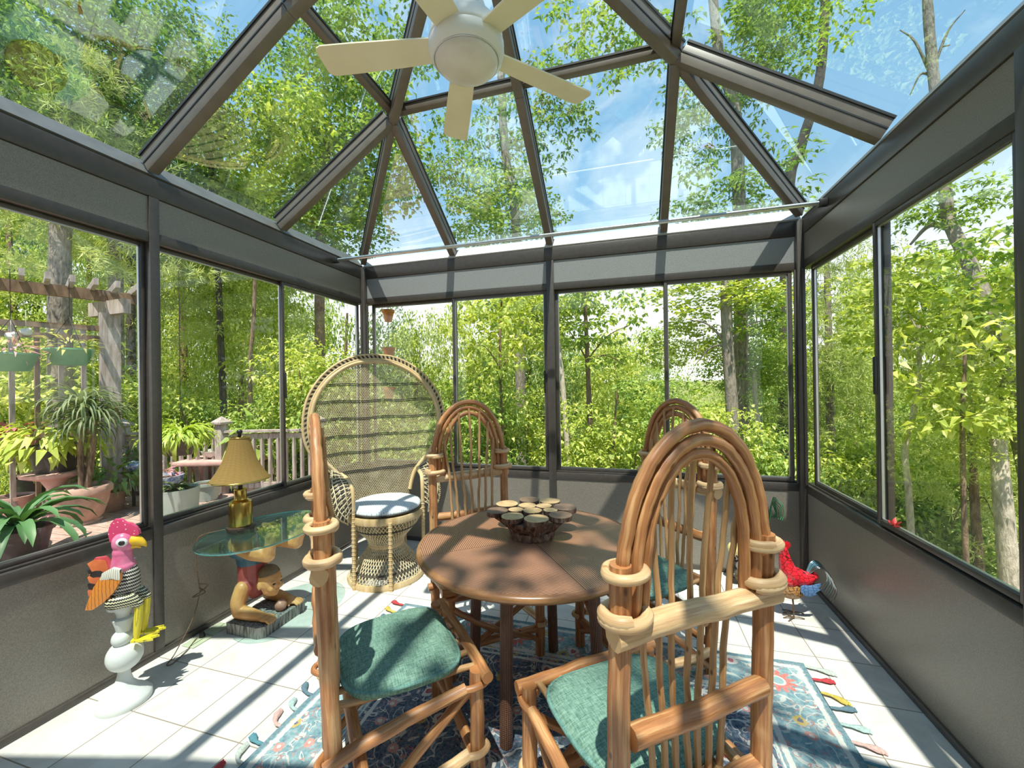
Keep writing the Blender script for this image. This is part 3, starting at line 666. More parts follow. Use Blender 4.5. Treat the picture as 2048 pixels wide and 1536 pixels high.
# ---- wood-slice riser on the table
def endgrain(name, c1, c2, c3):
    m, nt, b, o = newmat(name); v = coords(nt, 'UV'); sp = N(nt, 'ShaderNodeSeparateXYZ'); L(nt, v, sp.inputs[0])
    f = noise(nt, coords(nt, 'Object'), 26, 3); oi = N(nt, 'ShaderNodeObjectInfo')
    ln = N(nt, 'ShaderNodeVectorMath', operation='LENGTH'); L(nt, v, ln.inputs[0])
    r = math_(nt, 'SINE', math_(nt, 'MULTIPLY', math_(nt, 'ADD', ln.outputs['Value'], math_(nt, 'MULTIPLY', f, .012)), 900.0))
    c = ramp(nt, f, [(.3, c1), (.6, c2), (.8, c3)]); c = mixc(nt, math_(nt, 'MULTIPLY', math_(nt, 'ADD', math_(nt, 'MULTIPLY', r, .5), .5), .25), c, c3)
    L(nt, c, b.inputs['Base Color']); b.inputs['Roughness'].default_value = .55; return m
M['slice_light'] = endgrain('pale_slice', (.66, .46, .24), (.52, .33, .16), (.36, .2, .09))
M['slice_dark'] = endgrain('dark_slice', (.24, .15, .10), (.17, .10, .065), (.10, .06, .04))
def barkmat():
    m, nt, b, o = newmat('bark'); v = coords(nt, 'Object', (1, 1, .35)); f = noise(nt, v, 60, 4, .65); g = noise(nt, v, 18, 2)
    c = ramp(nt, f, [(.35, (.022, .012, .009)), (.5, (.11, .055, .035)), (.68, (.26, .17, .11))]); c = mixc(nt, ramp(nt, g, [(.55, 0), (.75, .5)]), c, (.33, .29, .24))
    L(nt, c, b.inputs['Base Color']); b.inputs['Roughness'].default_value = .9; bump(nt, b, f, .9, .012); return m
M['bark_slice'] = barkmat()
rs = thing('wood_slice_riser', 'round riser made of bark-edged log slices standing on the round table', 'centerpiece', (-.478, 1.975, .7485))
def knobring(prof, n, amp, fr, seed):
    m = MB(); vs = []; fs = []
    for r, z in prof:
        for k in range(n):
            a = 2*PI*k/n; rr = r*(1+amp*pnoise(V((math.cos(a)*fr, math.sin(a)*fr, z*20+seed)))); vs.append((rr*math.cos(a), rr*math.sin(a), z))
    for i in range(len(prof)-1):
        for k in range(n): fs.append((i*n+k, i*n+(k+1) % n, (i+1)*n+(k+1) % n, (i+1)*n+k))
    fs.append(tuple(range(n))[::-1]); fs.append(tuple((len(prof)-1)*n+k for k in range(n))); m.add(vs, fs); return m
knobring([(.108, 0), (.112, .015), (.112, .036)], 72, .05, 9, 1).build('base_ring', M['bark_slice'], rs, 50)
knobring([(.104, .037), (.128, .06), (.142, .085), (.14, .092)], 72, .10, 11, 4).build('bark_drum', M['bark_slice'], rs, 50)
sl = [(-.538, 2.170, .055, 1), (-.426, 2.186, .054, 0), (-.634, 2.066, .058, 2), (-.525, 2.075, .046, 0), (-.440, 2.088, .041, 2), (-.329, 2.083, .060, 1), (-.650, 1.945, .055, 1), (-.565, 1.990, .038, 0), (-.480, 1.997, .047, 0), (-.392, 2.020, .036, 0), (-.551, 1.880, .055, 2), (-.432, 1.876, .060, 2), (-.331, 1.955, .056, 1)]
for i, (x, y, r, d) in enumerate(sl):
    rnd = random.Random(i); x, y = x+.478, y-1.975; z1 = .116+rnd.uniform(0, .006); out = i in (0, 1, 2, 5, 6, 10, 11, 12)
    m = MB(); n = 30; ph = rnd.uniform(0, 9)
    rr = [r*(1+.07*pnoise(V((math.cos(2*PI*k/n)*1.5+ph, math.sin(2*PI*k/n)*1.5, i)))) for k in range(n)]
    pts = [(math.cos(2*PI*k/n), math.sin(2*PI*k/n)) for k in range(n)]
    zt = z1-.022
    vs = [(x+px*q*.97, y+py*q*.97, zt) for (px, py), q in zip(pts, rr)]+[(x+px*q, y+py*q, z1) for (px, py), q in zip(pts, rr)]
    m.add(vs, [(k, (k+1) % n, n+(k+1) % n, n+k) for k in range(n)], None, 1)
    m.add([vs[n+k] for k in range(n)], [tuple(range(n))], [[(px*q, py*q) for (px, py), q in zip(pts, rr)]], 0)
    m.add(vs[:n], [tuple(range(n))[::-1]], None, 1)
    m.build('log_slice', [M['slice_dark'] if d == 1 else M['slice_light'], M['bark_slice']], rs, 40)
    if out or True:   # each slice stands on a log stub that tapers inward to the ring
        k_ = .66 if out else .8; n = 20; kn = MB()
        q0 = V((x, y, 0)); dn = math.hypot(x, y); s_ = min(1, .085/max(dn, 1e-6)) if out else 1
        vs = []
        for z, sc, e in ((.034, .92, s_*.98), (.07, .98, (1+s_)/2), (z1-.0225, .90, 1)):
            for k in range(n):
                a = 2*PI*k/n; g = r*k_*sc*(1+.12*pnoise(V((math.cos(a)*3, math.sin(a)*3, z*30+i)))) ; vs.append((x*e+g*math.cos(a), y*e+g*math.sin(a), z))
        kn.add(vs, [(j*n+k, j*n+(k+1) % n, (j+1)*n+(k+1) % n, (j+1)*n+k) for j in range(2) for k in range(n)]+[tuple(range(n))[::-1]])
        kn.build('log_stub', M['bark_slice'], rs, 50)
# ================================================================== PEACOCK CHAIR
M['cane'] = wood('cane_wrap', (.66, .47, .24), (.48, .30, .12), (.78, .62, .38), .6, .45, .4)
M['strand'] = pm('wicker_strand', (.74, .62, .41), (.56, .44, .26), 16, .5)
M['blackcane'] = pm('black_cane', (.03, .024, .02), (.05, .04, .03), 30, .5)
M['braidlt'] = pm('pale_braid', (.70, .55, .33), (.52, .37, .18), 40, .5)
def dotcloth():
    m, nt, b, o = newmat('pale_blue_cloth'); v = coords(nt, 'Object'); mu = N(nt, 'ShaderNodeVectorMath', operation='MULTIPLY'); mu.inputs[1].default_value = (1, 1, 0); L(nt, v, mu.inputs[0])
    vo = N(nt, 'ShaderNodeTexVoronoi', voronoi_dimensions='2D'); vo.inputs['Scale'].default_value = 62; vo.inputs['Randomness'].default_value = .25; L(nt, mu.outputs[0], vo.inputs['Vector'])
    L(nt, ramp(nt, vo.outputs['Distance'], [(.16, (.34, .43, .50)), (.36, (.72, .75, .76))]), b.inputs['Base Color']); b.inputs['Roughness'].default_value = .9; return m
M['dotcloth'] = dotcloth()
PT = R(-135.4); PCX, PCY = -1.885, 2.84
pc = thing('peacock_chair', 'tall wicker peacock chair with a big round woven back in the far corner', 'chair', (PCX, PCY, 0), PT)
OUT = [(0, 1.745), (.15, 1.728), (.29, 1.665), (.415, 1.555), (.505, 1.405), (.54, 1.24), (.53, 1.08), (.47, .945), (.385, .845), (.315, .765), (.275, .67), (.252, .57), (.245, .50)]
half = spline([(x, 0, z) for x, z in OUT], 6)
loop2d = [(p.x, p.z) for p in half]+[(-p.x, p.z) for p in reversed(half[1:])] if False else [(-p.x, p.z) for p in reversed(half)]+[(p.x, p.z) for p in half[1:]]
def pback(x, z, off=0.0): return V((x, -.225-.135*(z-.5)+.27*x*x+off, z))
poly2 = loop2d
def inside_spans(p, d, poly):
    """parameters along p+t*d inside the polygon"""
    ts = []
    for i in range(len(poly)):
        a, b = poly[i], poly[(i+1) % len(poly)]
        ex, ez_ = b[0]-a[0], b[1]-a[1]; den = d[0]*ez_-d[1]*ex
        if abs(den) < 1e-9: continue
        t = ((a[0]-p[0])*ez_-(a[1]-p[1])*ex)/den; u = ((a[0]-p[0])*d[1]-(a[1]-p[1])*d[0])/den
        if 0 <= u < 1: ts.append(t)
    ts.sort(); return list(zip(ts[0::2], ts[1::2]))
m = MB(); inner = [((x)*.96, .49+(z-.49)*.975) for x, z in poly2]
for ang in (62, -62):
    d = (math.cos(R(ang)), math.sin(R(ang))); nrm = (-d[1], d[0]); k = -78
    while k <= 165:
        s_ = k*.0125; p = (nrm[0]*s_, nrm[1]*s_+.6)
        for t0, t1 in inside_spans(p, d, inner):
            if t1-t0 < .03: continue
            n = max(2, int((t1-t0)/.09)+1); pts = [pback(p[0]+d[0]*(t0+(t1-t0)*i/n), p[1]+d[1]*(t0+(t1-t0)*i/n), .002 if ang > 0 else -.002) for i in range(n+1)]
            m.tube(pts, .0045, 4, caps=False, flat=.42)
        k += 1
m.build('woven_back', M['strand'], pc, 180)
m = MB()
for z in (.80, .955, 1.09, 1.235, 1.38, 1.52):
    for dz in (-.007, .007):
        sp_ = inside_spans((0, z+dz), (1, 0), inner)
        for a, b in sp_:
            m.tube([pback(a+(b-a)*i/16, z+dz+.012*math.sin(i*1.1)*.3, .005) for i in range(17)], .0035, 5, caps=False)
m.build('dark_band', M['blackcane'], pc, 180)
for off, r, sc, nm, mt in ((.006, .017, .965, 'inner_hoop', 'cane'), (.0, .011, 1.0, 'outer_hoop', 'cane'), (-.005, .011, 1.065, 'rim_hoop', 'cane')):
    cut = [p for p in poly2 if p[1] > (.60 if sc < 1.05 else .80)]
    m = MB(); m.tube([pback(x*sc, 1.15+(z-1.15)*sc if z > .9 else z, off) for x, z in cut], r, 8); m.build(nm, M[mt], pc, 60)
m = MB(); rim = [p for p in poly2 if p[1] > .80]; acc = 0
pts = []; 
for i in range(len(rim)-1):
    a, b = rim[i], rim[i+1]; n = max(1, int(round(math.dist(a, b)/.0085)))
    pts += [(a[0]+(b[0]-a[0])*k/n, a[1]+(b[1]-a[1])*k/n) for k in range(n)]
for i, (x, z) in enumerate(pts):
    f = lambda sc: pback(x*sc, 1.15+(z-1.15)*sc if z > .9 else z, .0)
    nx = pts[min(i+3, len(pts)-1)]; g = lambda sc: pback(nx[0]*sc, 1.15+(nx[1]-1.15)*sc if nx[1] > .9 else nx[1], .002)
    m.tube([f(.985), g(1.07)], .0042, 4, caps=False, mi=(i//2) % 2)
m.build('braided_rim', [M['braidlt'], M['blackcane']], pc, 180)
# hourglass base
prof = [(.288, .03), (.262, .085), (.215, .14), (.165, .20), (.135, .245), (.128, .27), (.150, .315), (.205, .375), (.255, .435), (.278, .485)]
def rad(z):
    for (r0, z0), (r1, z1) in zip(prof[:-1], prof[1:]):
        if z <= z1: return r0+(r1-r0)*(z-z0)/(z1-z0)
    return prof[-1][0]
m = MB()
for s in (-1, 1):
    for k in range(58):
        a0 = 2*PI*k/58; P = []
        for i in range(15):
            z = .03+(.485-.03)*i/14; a = a0+s*(z-.25)*2.6; P.append(V((math.cos(a)*rad(z), math.sin(a)*rad(z), z)))
        m.tube(P, .0034, 4, caps=False)
m.build('woven_base', M['strand'], pc, 180)
for r, z, h, nm in ((.292, .022, .044, 'base_ring'), (.292, .505, .05, 'seat_ring'), (.137, .262, .03, 'waist_ring')):
    m = MB(); m.lathe([(r-.014, z-h/2), (r-.002, z-h/2), (r+.004, z), (r-.002, z+h/2), (r-.014, z+h/2)], 48, caps=False); m.build(nm, M['cane'], pc, 60)
m = MB()
for z in (.40, .407, .095, .102): m.tube([V((math.cos(2*PI*k/40)*(rad(z)+.004), math.sin(2*PI*k/40)*(rad(z)+.004), z)) for k in range(40)], .0035, 5, closed=True)
m.build('dark_band', M['blackcane'], pc, 180)
m = MB(); m.lathe([(.0005, .515), (.28, .515), (.28, .525), (.0005, .525)], 36, caps=False); m.build('seat_deck', M['strand'], pc, 30)
for (x, y, top) in ((.262, .135, .60), (-.262, .135, .60), (.03, .296, .50), (.2, -.215, .50), (-.2, -.215, .50)):
    m = MB(); m.tube([(x, y, 0), (x, y, top*.5), (x, y, top)], .0135, 10)
    for k in range(int(top/.03)): m.tube([V((x+math.cos(2*PI*i/10)*.0145, y+math.sin(2*PI*i/10)*.0145, .02+k*.03)) for i in range(10)], .0022, 4, closed=True)
    m.build('leg', M['cane'], pc, 60)
for s in (-1, 1):
    I = spline([(s*.262, .135, .58), (s*.262, .13, .70), (s*.27, .08, .775), (s*.285, -.06, .79), (s*.31, -.18, .80)], 6)
    O = spline([(s*.30, .15, .50), (s*.375, .17, .57), (s*.40, .12, .685), (s*.40, -.02, .75), (s*.375, -.17, .835)], 6)
    m = MB(); m.tube(I, .016, 8); m.build('arm_cane', M['cane'], pc, 60)
    m = MB(); n = len(I)
    for i in range(n):
        for q in (0, 2):
            j = min(n-1, i+q) if q else max(0, i-2)
            mid = (I[i]+O[j])/2+V((s*.02, .02, .02)); m.tube(spline([I[i], mid, O[j]], 3), .0045, 4, caps=False, mi=(i % 2))
    for f in (.25, .5, .75): m.tube([I[i]*(1-f)+O[i]*f+V((s*.018, .018, .018)) for i in range(n)], .0045, 4, caps=False)
    m.build('arm_weave', [M['strand'], M['blackcane']], pc, 180)
    m = MB(); Z = []
    for i in range(n*3-2):
        f = i/3; a = int(f); p = O[a]+(O[min(a+1, n-1)]-O[a])*(f-a); Z.append(p)
    for i in range(len(Z)-2): m.tube([Z[i]+V((0, 0, -.008)), Z[i+2]+V((s*.008, 0, .01))], .0055, 5, caps=False, mi=(i//1) % 2)
    m.build('arm_braid', [M['braidlt'], M['blackcane']], pc, 180)
    m = MB(); hang = spline([(s*.30, .15, .50), (s*.35, .13, .53), (s*.36, .02, .56), (s*.33, -.14, .60)], 5)
    m.tube(hang, .008, 6)
    for i, p in enumerate(hang):
        j = min(n-1, int(i/(len(hang)-1)*(n-1))); m.tube([p, (p+O[j])/2+V((s*.012, .0, 0)), O[j]], .0048, 4, caps=False, mi=i % 2)
    m.build('arm_flap', [M['strand'], M['blackcane']], pc, 180)
pcu = thing('round_cushion', 'round pale blue dotted cushion on the wicker peacock chair', 'cushion', (PCX, PCY, .531), PT)
m = MB(); m.lathe([(.0005, 0), (.24, .0), (.268, .012), (.275, .028), (.266, .046), (.235, .06), (.15, .071), (.0005, .074)], 48, caps=False); m.build('pad', M['dotcloth'], pcu, 180)
m = MB(); m.tube([V((math.cos(2*PI*k/48)*.276, math.sin(2*PI*k/48)*.276, .016)) for k in range(48)], .005, 6, closed=True); m.build('piping', M['blackcane'], pcu, 180)
# ================================================================== GLASS SIDE TABLE WITH CARVED CHILD
M['skin'] = pm('carved_skin', (.76, .40, .155), (.54, .24, .075), 9, .38, detail=6, bmp=.08)
M['hairpaint'] = pm('painted_hair', (.16, .10, .05), (.24, .15, .07), 20, .45)
M['shirt'] = pm('red_paint', (.40, .085, .075), (.30, .055, .05), 14, .45, detail=6)
M['shorts'] = pm('blue_paint', (.055, .15, .21), (.035, .10, .15), 14, .45, detail=6)
M['plinth'] = pm('weathered_grey', (.32, .31, .29), (.055, .055, .05), 14, .7, stretch=(6, 6, .8), detail=8, lo=.42, hi=.62)
M['ballpaint'] = pm('pink_ball_paint', (.50, .25, .18), (.22, .10, .07), 14, .4, detail=5)
def tableglass():
    m, nt, b, o = newmat('table_glass'); nt.nodes.remove(b); t = N(nt, 'ShaderNodeBsdfTransparent'); g = N(nt, 'ShaderNodeBsdfGlossy'); g.inputs['Roughness'].default_value = .0
    lw = N(nt, 'ShaderNodeLayerWeight'); lw.inputs[0].default_value = .5; geo = N(nt, 'ShaderNodeNewGeometry'); sp = N(nt, 'ShaderNodeSeparateXYZ'); L(nt, geo.outputs['True Normal'], sp.inputs[0])
    side = math_(nt, 'LESS_THAN', math_(nt, 'ABSOLUTE', sp.outputs[2]), .6)
    L(nt, mixc(nt, side, (.80, .93, .91), (.10, .42, .40)), t.inputs[0])
    fac = math_(nt, 'ADD', math_(nt, 'MULTIPLY', math_(nt, 'POWER', lw.outputs['Facing'], 3.0), .6), .06, clamp=True)
    d = N(nt, 'ShaderNodeBsdfDiffuse'); d.inputs[0].default_value = (.16, .50, .47, 1); m2 = N(nt, 'ShaderNodeMixShader'); L(nt, math_(nt, 'MULTIPLY_ADD', side, .55, .03), m2.inputs[0])
    mx = N(nt, 'ShaderNodeMixShader'); L(nt, fac, mx.inputs[0]); L(nt, t.outputs[0], m2.inputs[1]); L(nt, d.outputs[0], m2.inputs[2])
    L(nt, m2.outputs[0], mx.inputs[1]); L(nt, g.outputs[0], mx.inputs[2]); L(nt, mx.outputs[0], o.inputs[0]); return m
M['tglass'] = tableglass()
st = thing('side_table', 'oval glass side table held up by a carved child doing a forearm stand', 'side table', (-2.26, 2.085, 0))
m = MB(); pr = [(-.135, -.18), (.10, -.18), (.135, -.15), (.135, .15), (.115, .18), (-.135, .18)]; m.prism(pr, .066, Matrix.Translation((0, 0, .034))); m.build('plinth', M['plinth'], st, 30)
def limb(m, pts, rs, n=12):
    P = spline(pts, 6); m.tube(P, lerp_list(rs, len(P)), n)
    for p, r in ((P[0], rs[0]), (P[-1], rs[-1])): m.ball(p, r*.99, nu=12, nv=8)
m = MB()
limb(m, [(-.115, 0, .21), (-.125, 0, .28), (-.13, 0, .36), (-.13, 0, .44)], [.075, .082, .08, .088])
m.ball((-.12, -.045, .24), .058); m.ball((-.12, .045, .24), .058)
m.ball((-.145, -.05, .50), .088, .085, .085); m.ball((-.145, .06, .50), .088, .085, .09)
for s, ex, hx_ in ((-1, -.105, .10), (1, -.13, .10)):
    limb(m, [(-.115, s*.085, .235), (ex-.012, s*.115, .165), (ex, s*.118, .108)], [.047, .044, .04])
    limb(m, [(ex, s*.118, .106), (ex+.09, s*.115, .10), (hx_-.035, s*.108, .092)], [.041, .037, .028])
    m.ball((hx_-.015, s*.106, .088), .04, .036, .02)
    for k in range(4):
        yy = s*.106+(k-1.5)*.0165; limb(m, [(hx_+.005, yy, .088), (hx_+.03-.004*abs(k-1.3), yy*1.02, .090), (hx_+.05-.006*abs(k-1.3), yy*1.03, .078)], [.010, .0095, .008], 8)
    limb(m, [(hx_-.03, s*.106-s*.03, .085), (hx_, s*.106-s*.048, .080)], [.011, .009], 8)
# neck and head looking into the room
limb(m, [(-.08, 0, .235), (-.02, 0, .25)], [.045, .045])
m.ball((.012, 0, .268), .068, .066, .088, Matrix.Rotation(R(-12), 3, 'Y')); m.ball((.02, 0, .215), .052, .052, .05); m.ball((.045, 0, .185), .022, .026, .018)
m.ball((.082, 0, .238), .011, .012, .014); m.ball((.075, 0, .256), .008, .008, .016)
m.ball((.066, 0, .212), .014, .022, .007); m.ball((.066, 0, .203), .013, .02, .007)
for s in (-1, 1):
    m.ball((-.005, s*.066, .25), .016, .008, .026); m.ball((.058, s*.035, .228), .02, .02, .02); m.ball((.066, s*.026, .272), .014, .02, .006)
# legs folded over, feet up against the glass
for s, hp, kn, he, to in ((-1, (-.13, -.06, .505), (-.02, -.085, .485), (.085, -.08, .462), (.105, -.08, .575)), (1, (-.12, .07, .525), (-.0, .105, .50), (.115, .112, .475), (.15, .112, .575))):
    limb(m, [hp, kn, he], [.075, .062, .043]); m.ball(he, .043, .038, .04); limb(m, [he, ((he[0]+to[0])/2+.008, he[1], (he[2]+to[2])/2), to], [.038, .034, .03])
    for k in range(5): m.ball((to[0]+.012, to[1]+(k-2)*.013, to[2]+.018-.003*abs(k-2)), .0105-.001*k*s*.3)
for v_ in range(len(m.v)): m.v[v_] = (m.v[v_][0], m.v[v_][1], min(max(m.v[v_][2], .069), .6125))
fig = remesh(m, 'figure', M['skin'], st, .0045, 5)
m = MB(); limb(m, [(-.118, 0, .215), (-.125, 0, .28), (-.13, 0, .375)], [.083, .0885, .086]); m.ball((-.118, -.05, .235), .062); m.ball((-.118, .05, .235), .062); tag(remesh(m, 'shirt', M['shirt'], fig, .005, 4), 'red sleeveless shirt')
m = MB(); limb(m, [(-.13, 0, .365), (-.132, 0, .40), (-.138, 0, .465)], [.0865, .091, .10]); m.ball((-.15, -.05, .475), .088, .085, .07); m.ball((-.15, .055, .475), .088, .085, .07); tag(remesh(m, 'shorts', M['shorts'], fig, .005, 4), 'blue shorts')
m = MB(); m.ball((.006, 0, .288), .069, .0672, .0745, Matrix.Rotation(R(-12), 3, 'Y'), 24, 14); m2 = MB()
keep = [f for f in m.f if all((m.v[i][2] > .30+.35*max(0, m.v[i][0]-.02)) for i in f)]; m2.add(m.v, keep); m2.build('hair', M['hairpaint'], fig, 180)
m = MB()
for s in (-1, 1): m.ball((.0735, s*.026, .256), .006, .011, .0055)
m.build('eyes', M['black'], fig, 180)
m = MB(); m.ball((.075, .02, .1), .036); tag(m.build('ball', M['ballpaint'], st, 180), 'pinkish painted ball')
m = MB(); n = 72
ga, gb = .285, .385; pf = [(.0005, .613), (.985, .613), (1.0, .618), (1.0, .624), (.985, .628), (.0005, .628)]
m.lathe([(r, z) for r, z in pf], n, (.07, -.085, 0), sx=ga, sy=gb, caps=False); m.build('glass_top', M['tglass'], st, 30)
# ================================================================== LAMP
def wickershade():
    m, nt, b, o = newmat('wicker_shade'); v = coords(nt, 'UV'); w1 = N(nt, 'ShaderNodeTexWave', wave_type='BANDS', bands_direction='Y'); w1.inputs['Scale'].default_value = 60; w2 = N(nt, 'ShaderNodeTexWave', wave_type='BANDS', bands_direction='X'); w2.inputs['Scale'].default_value = 7
    L(nt, v, w1.inputs[0]); L(nt, v, w2.inputs[0]); h = math_(nt, 'MULTIPLY', w1.outputs[1], math_(nt, 'MULTIPLY_ADD', w2.outputs[1], .35, .65)); f = noise(nt, coords(nt, 'Object'), 14, 4)
    c = ramp(nt, h, [(.05, (.24, .14, .045)), (.6, (.52, .34, .12))]); c = mixc(nt, ramp(nt, f, [(.45, 0), (.7, .4)]), c, (.40, .24, .08))
    d = N(nt, 'ShaderNodeBsdfDiffuse'); t = N(nt, 'ShaderNodeBsdfTranslucent'); mx = N(nt, 'ShaderNodeMixShader'); mx.inputs[0].default_value = .35
    L(nt, c, d.inputs[0]); L(nt, c, t.inputs[0]); L(nt, d.outputs[0], mx.inputs[1]); L(nt, t.outputs[0], mx.inputs[2]); nt.nodes.remove(b)
    bu = N(nt, 'ShaderNodeBump'); bu.inputs['Strength'].default_value = .5; bu.inputs['Distance'].default_value = .003; L(nt, h, bu.inputs['Height']); L(nt, bu.outputs[0], d.inputs['Normal'])
    L(nt, mx.outputs[0], o.inputs[0]); return m
M['shade'] = wickershade()
M['brass'] = pm('brass', (.62, .44, .12), (.45, .30, .07), 10, .22, 1.0)
M['darkwood'] = pm('dark_wood', (.028, .016, .012), (.05, .03, .02), 20, .4)
LX, LY, LZ = -2.30, 1.93, .6285
lp = thing('table_lamp', 'brass table lamp with a flared wicker shade on the oval glass side table', 'lamp', (LX, LY, LZ))
m = MB(); m.lathe([(.064, .018), (.078, .022), (.078, .034), (.070, .038)], 8)
for k in range(4): m.box((.058*math.cos(PI/4+k*PI/2), .058*math.sin(PI/4+k*PI/2), .011), (.026, .026, .022), Matrix.Rotation(PI/4+k*PI/2, 3, 'Z'), .004)
m.build('wooden_stand', M['darkwood'], lp, 40)
m = MB(); m.lathe([(.060, .038), (.062, .045), (.0625, .165), (.059, .182), (.045, .192), (.034, .196), (.033, .20), (.033, .252), (.0345, .256), (.033, .26), (.0, .262)], 32); m.build('brass_body', M['brass'], lp, 40)
m = MB(); m.tube([(0, 0, .26), (0, 0, .33)], .013, 12); m.tube([(0, 0, .33), (0, 0, .585)], .005, 8); m.build('socket', M['darkmetal'], lp, 60)
m = MB(); sp_ = [(.158, .318), (.152, .326), (.120, .375), (.092, .43), (.072, .49), (.057, .545), (.052, .572)]; m.lathe(sp_, 64, caps=False)
uv = []
sh = m.build('lamp_shade', M['shade'], lp, 180)
m = MB(); m.tube([V((math.cos(2*PI*k/40)*.158, math.sin(2*PI*k/40)*.158, .318)) for k in range(40)], .005, 6, closed=True); m.tube([V((math.cos(2*PI*k/24)*.052, math.sin(2*PI*k/24)*.052, .573)) for k in range(24)], .004, 6, closed=True)
for k in range(3): m.tube([(0, 0, .57), (.05*math.cos(k*2.1), .05*math.sin(k*2.1), .57)], .002, 5)
m.build('shade_ring', M['brass'], sh, 60)
m = MB(); m.lathe([(.006, .575), (.012, .583), (.009, .592), (.017, .606), (.014, .618), (.003, .622)], 12); m.build('finial', M['darkmetal'], lp, 60)
cp = [(-2.36, 1.91, .645), (-2.455, 1.83, .633), (-2.482, 1.80, .60), (-2.478, 1.79, .48), (-2.47, 1.80, .34), (-2.465, 1.80, .30), (-2.47, 1.76, .16), (-2.47, 1.66, .02), (-2.44, 1.60, .006), (-2.42, 1.62, .006), (-2.46, 1.72, .006), (-2.505, 1.80, .012), (-2.50, 1.835, .03)]
m = MB(); m.tube([V(p)-V((LX, LY, LZ)) for p in spline(cp, 8)], .0028, 6); m.tube([V(p)-V((LX, LY, LZ)) for p in spline([(-2.47, 1.80, .345), (-2.44, 1.83, .33), (-2.46, 1.80, .30), (-2.49, 1.775, .275), (-2.445, 1.815, .29), (-2.475, 1.80, .325)], 5)], .004, 6)
m.build('cord', pm('brown_cord', (.10, .06, .035), (.14, .09, .05), 30, .5), lp, 60)
m = MB(); m.lathe([(.016, .0), (.017, .012), (.011, .028), (.005, .034)], 10, (-2.50-LX, 1.835-LY, .007-LZ)); m.build('plug', M['black'], lp, 40)
M['paleplate'] = pm('green_plate', (.46, .52, .36), (.40, .46, .32), 12, .4)
m = MB(); m.box((0, 0, .003), (.095, .115, .006), None, .002); tag(m.build('floor_outlet', M['paleplate'], None, 30, (-2.492, 1.80, .0005)), 'pale green outlet plate on the floor with the lamp plug in it', 'outlet', 'green floor plates by the left wall')
m = MB(); m.box((0, 0, .003), (.095, .115, .006), None, .002); tag(m.build('floor_outlet', M['paleplate'], None, 30, (-2.50, 1.93-.005, .0005)), 'pale green floor plate without a plug, nearer the carved child table', 'outlet', 'green floor plates by the left wall')
# ================================================================== PAINTED WOODEN ROOSTER ON PEDESTAL
ped = thing('pedestal', 'white turned pedestal with a round ball, under the painted wooden rooster', 'pedestal', (-2.36, 1.36, 0))
M['pedw'] = pm('pedestal_paint', (.66, .69, .68), (.60, .63, .62), 12, .55)
m = MB(); m.lathe([(.102, 0), (.104, .008), (.104, .024), (.098, .032), (.085, .046), (.060, .066), (.036, .095), (.026, .13), (.022, .158)], 40); m.build('foot', M['pedw'], ped, 40)
m = MB(); m.ball((0, .004, .225), .070, .070, .072, nu=28, nv=18); m.ball((0, -.006, .312), .040, nu=22, nv=14); m.build('ball', M['pedw'], ped, 180)
m = MB(); m.lathe([(.024, .335), (.030, .365), (.040, .402), (.040, .407), (.024, .410), (.026, .43), (.034, .452), (.058, .462), (.060, .474), (.0, .476)], 28); m.build('cup', M['pedw'], ped, 40)
def paint(name, c1, c2, sc, direction='Z', prof='SIN', dist=2.0, thr=.5, w=.04, coord='Object', rough=.3):
    m, nt, b, o = newmat(name); v = coords(nt, coord); wv = N(nt, 'ShaderNodeTexWave', wave_type='BANDS', bands_direction=direction, wave_profile=prof); wv.inputs['Scale'].default_value = sc; wv.inputs['Distortion'].default_value = dist; wv.inputs['Detail'].default_value = 1; wv.inputs['Detail Scale'].default_value = 2.5
    L(nt, v, wv.inputs[0]); L(nt, ramp(nt, wv.outputs[1], [(thr-w, c1), (thr+w, c2)]), b.inputs['Base Color']); b.inputs['Roughness'].default_value = rough; return m
def scales(name, base, lite, n=70, tint=None):
    """zigzag feather rows: black with pale chevrons"""
    m, nt, b, o = newmat(name); sp = N(nt, 'ShaderNodeSeparateXYZ'); L(nt, coords(nt, 'Object'), sp.inputs[0])
    an = math_(nt, 'MULTIPLY', math_(nt, 'ADD', sp.outputs[0], sp.outputs[1]), 190.0); zz = math_(nt, 'MULTIPLY', math_(nt, 'PINGPONG', an, 1.0), .35)
    f = math_(nt, 'FRACT', math_(nt, 'ADD', math_(nt, 'MULTIPLY', sp.outputs[2], n), zz)); c = mixc(nt, math_(nt, 'LESS_THAN', f, .42), base, lite)
    if tint: c = mixc(nt, ramp(nt, sp.outputs[2], [(.0, 0), (1.0, 0)]), c, tint)
    L(nt, c, b.inputs['Base Color']); b.inputs['Roughness'].default_value = .3; return m
def spots(name, base, dot, sc=34, r=.20):
    m, nt, b, o = newmat(name); vo = N(nt, 'ShaderNodeTexVoronoi'); vo.inputs['Scale'].default_value = sc; vo.inputs['Randomness'].default_value = .55; L(nt, coords(nt, 'Object'), vo.inputs['Vector'])
    L(nt, mixc(nt, math_(nt, 'LESS_THAN', vo.outputs['Distance'], r), base, dot), b.inputs['Base Color']); b.inputs['Roughness'].default_value = .25; return m
M['rpink'] = pm('rooster_pink', (.62, .10, .23), (.72, .22, .36), 12, .28)
M['rdots'] = spots('dotted_pink', (.66, .06, .16), (.85, .80, .78), 62, .15)
M['rscale'] = scales('feather_scales', (.02, .018, .02), (.62, .58, .50), 62)
M['rcream'] = scales('cream_scales', (.03, .03, .025), (.70, .66, .42), 78)
M['rwing'] = paint('orange_wing', (.70, .24, .04), (.30, .10, .02), 22, 'X', 'SAW', 1.5, .82, .05)
M['rwhite'] = paint('white_feather', (.75, .72, .62), (.10, .08, .06), 40, 'X', 'SAW', 1, .85, .05)
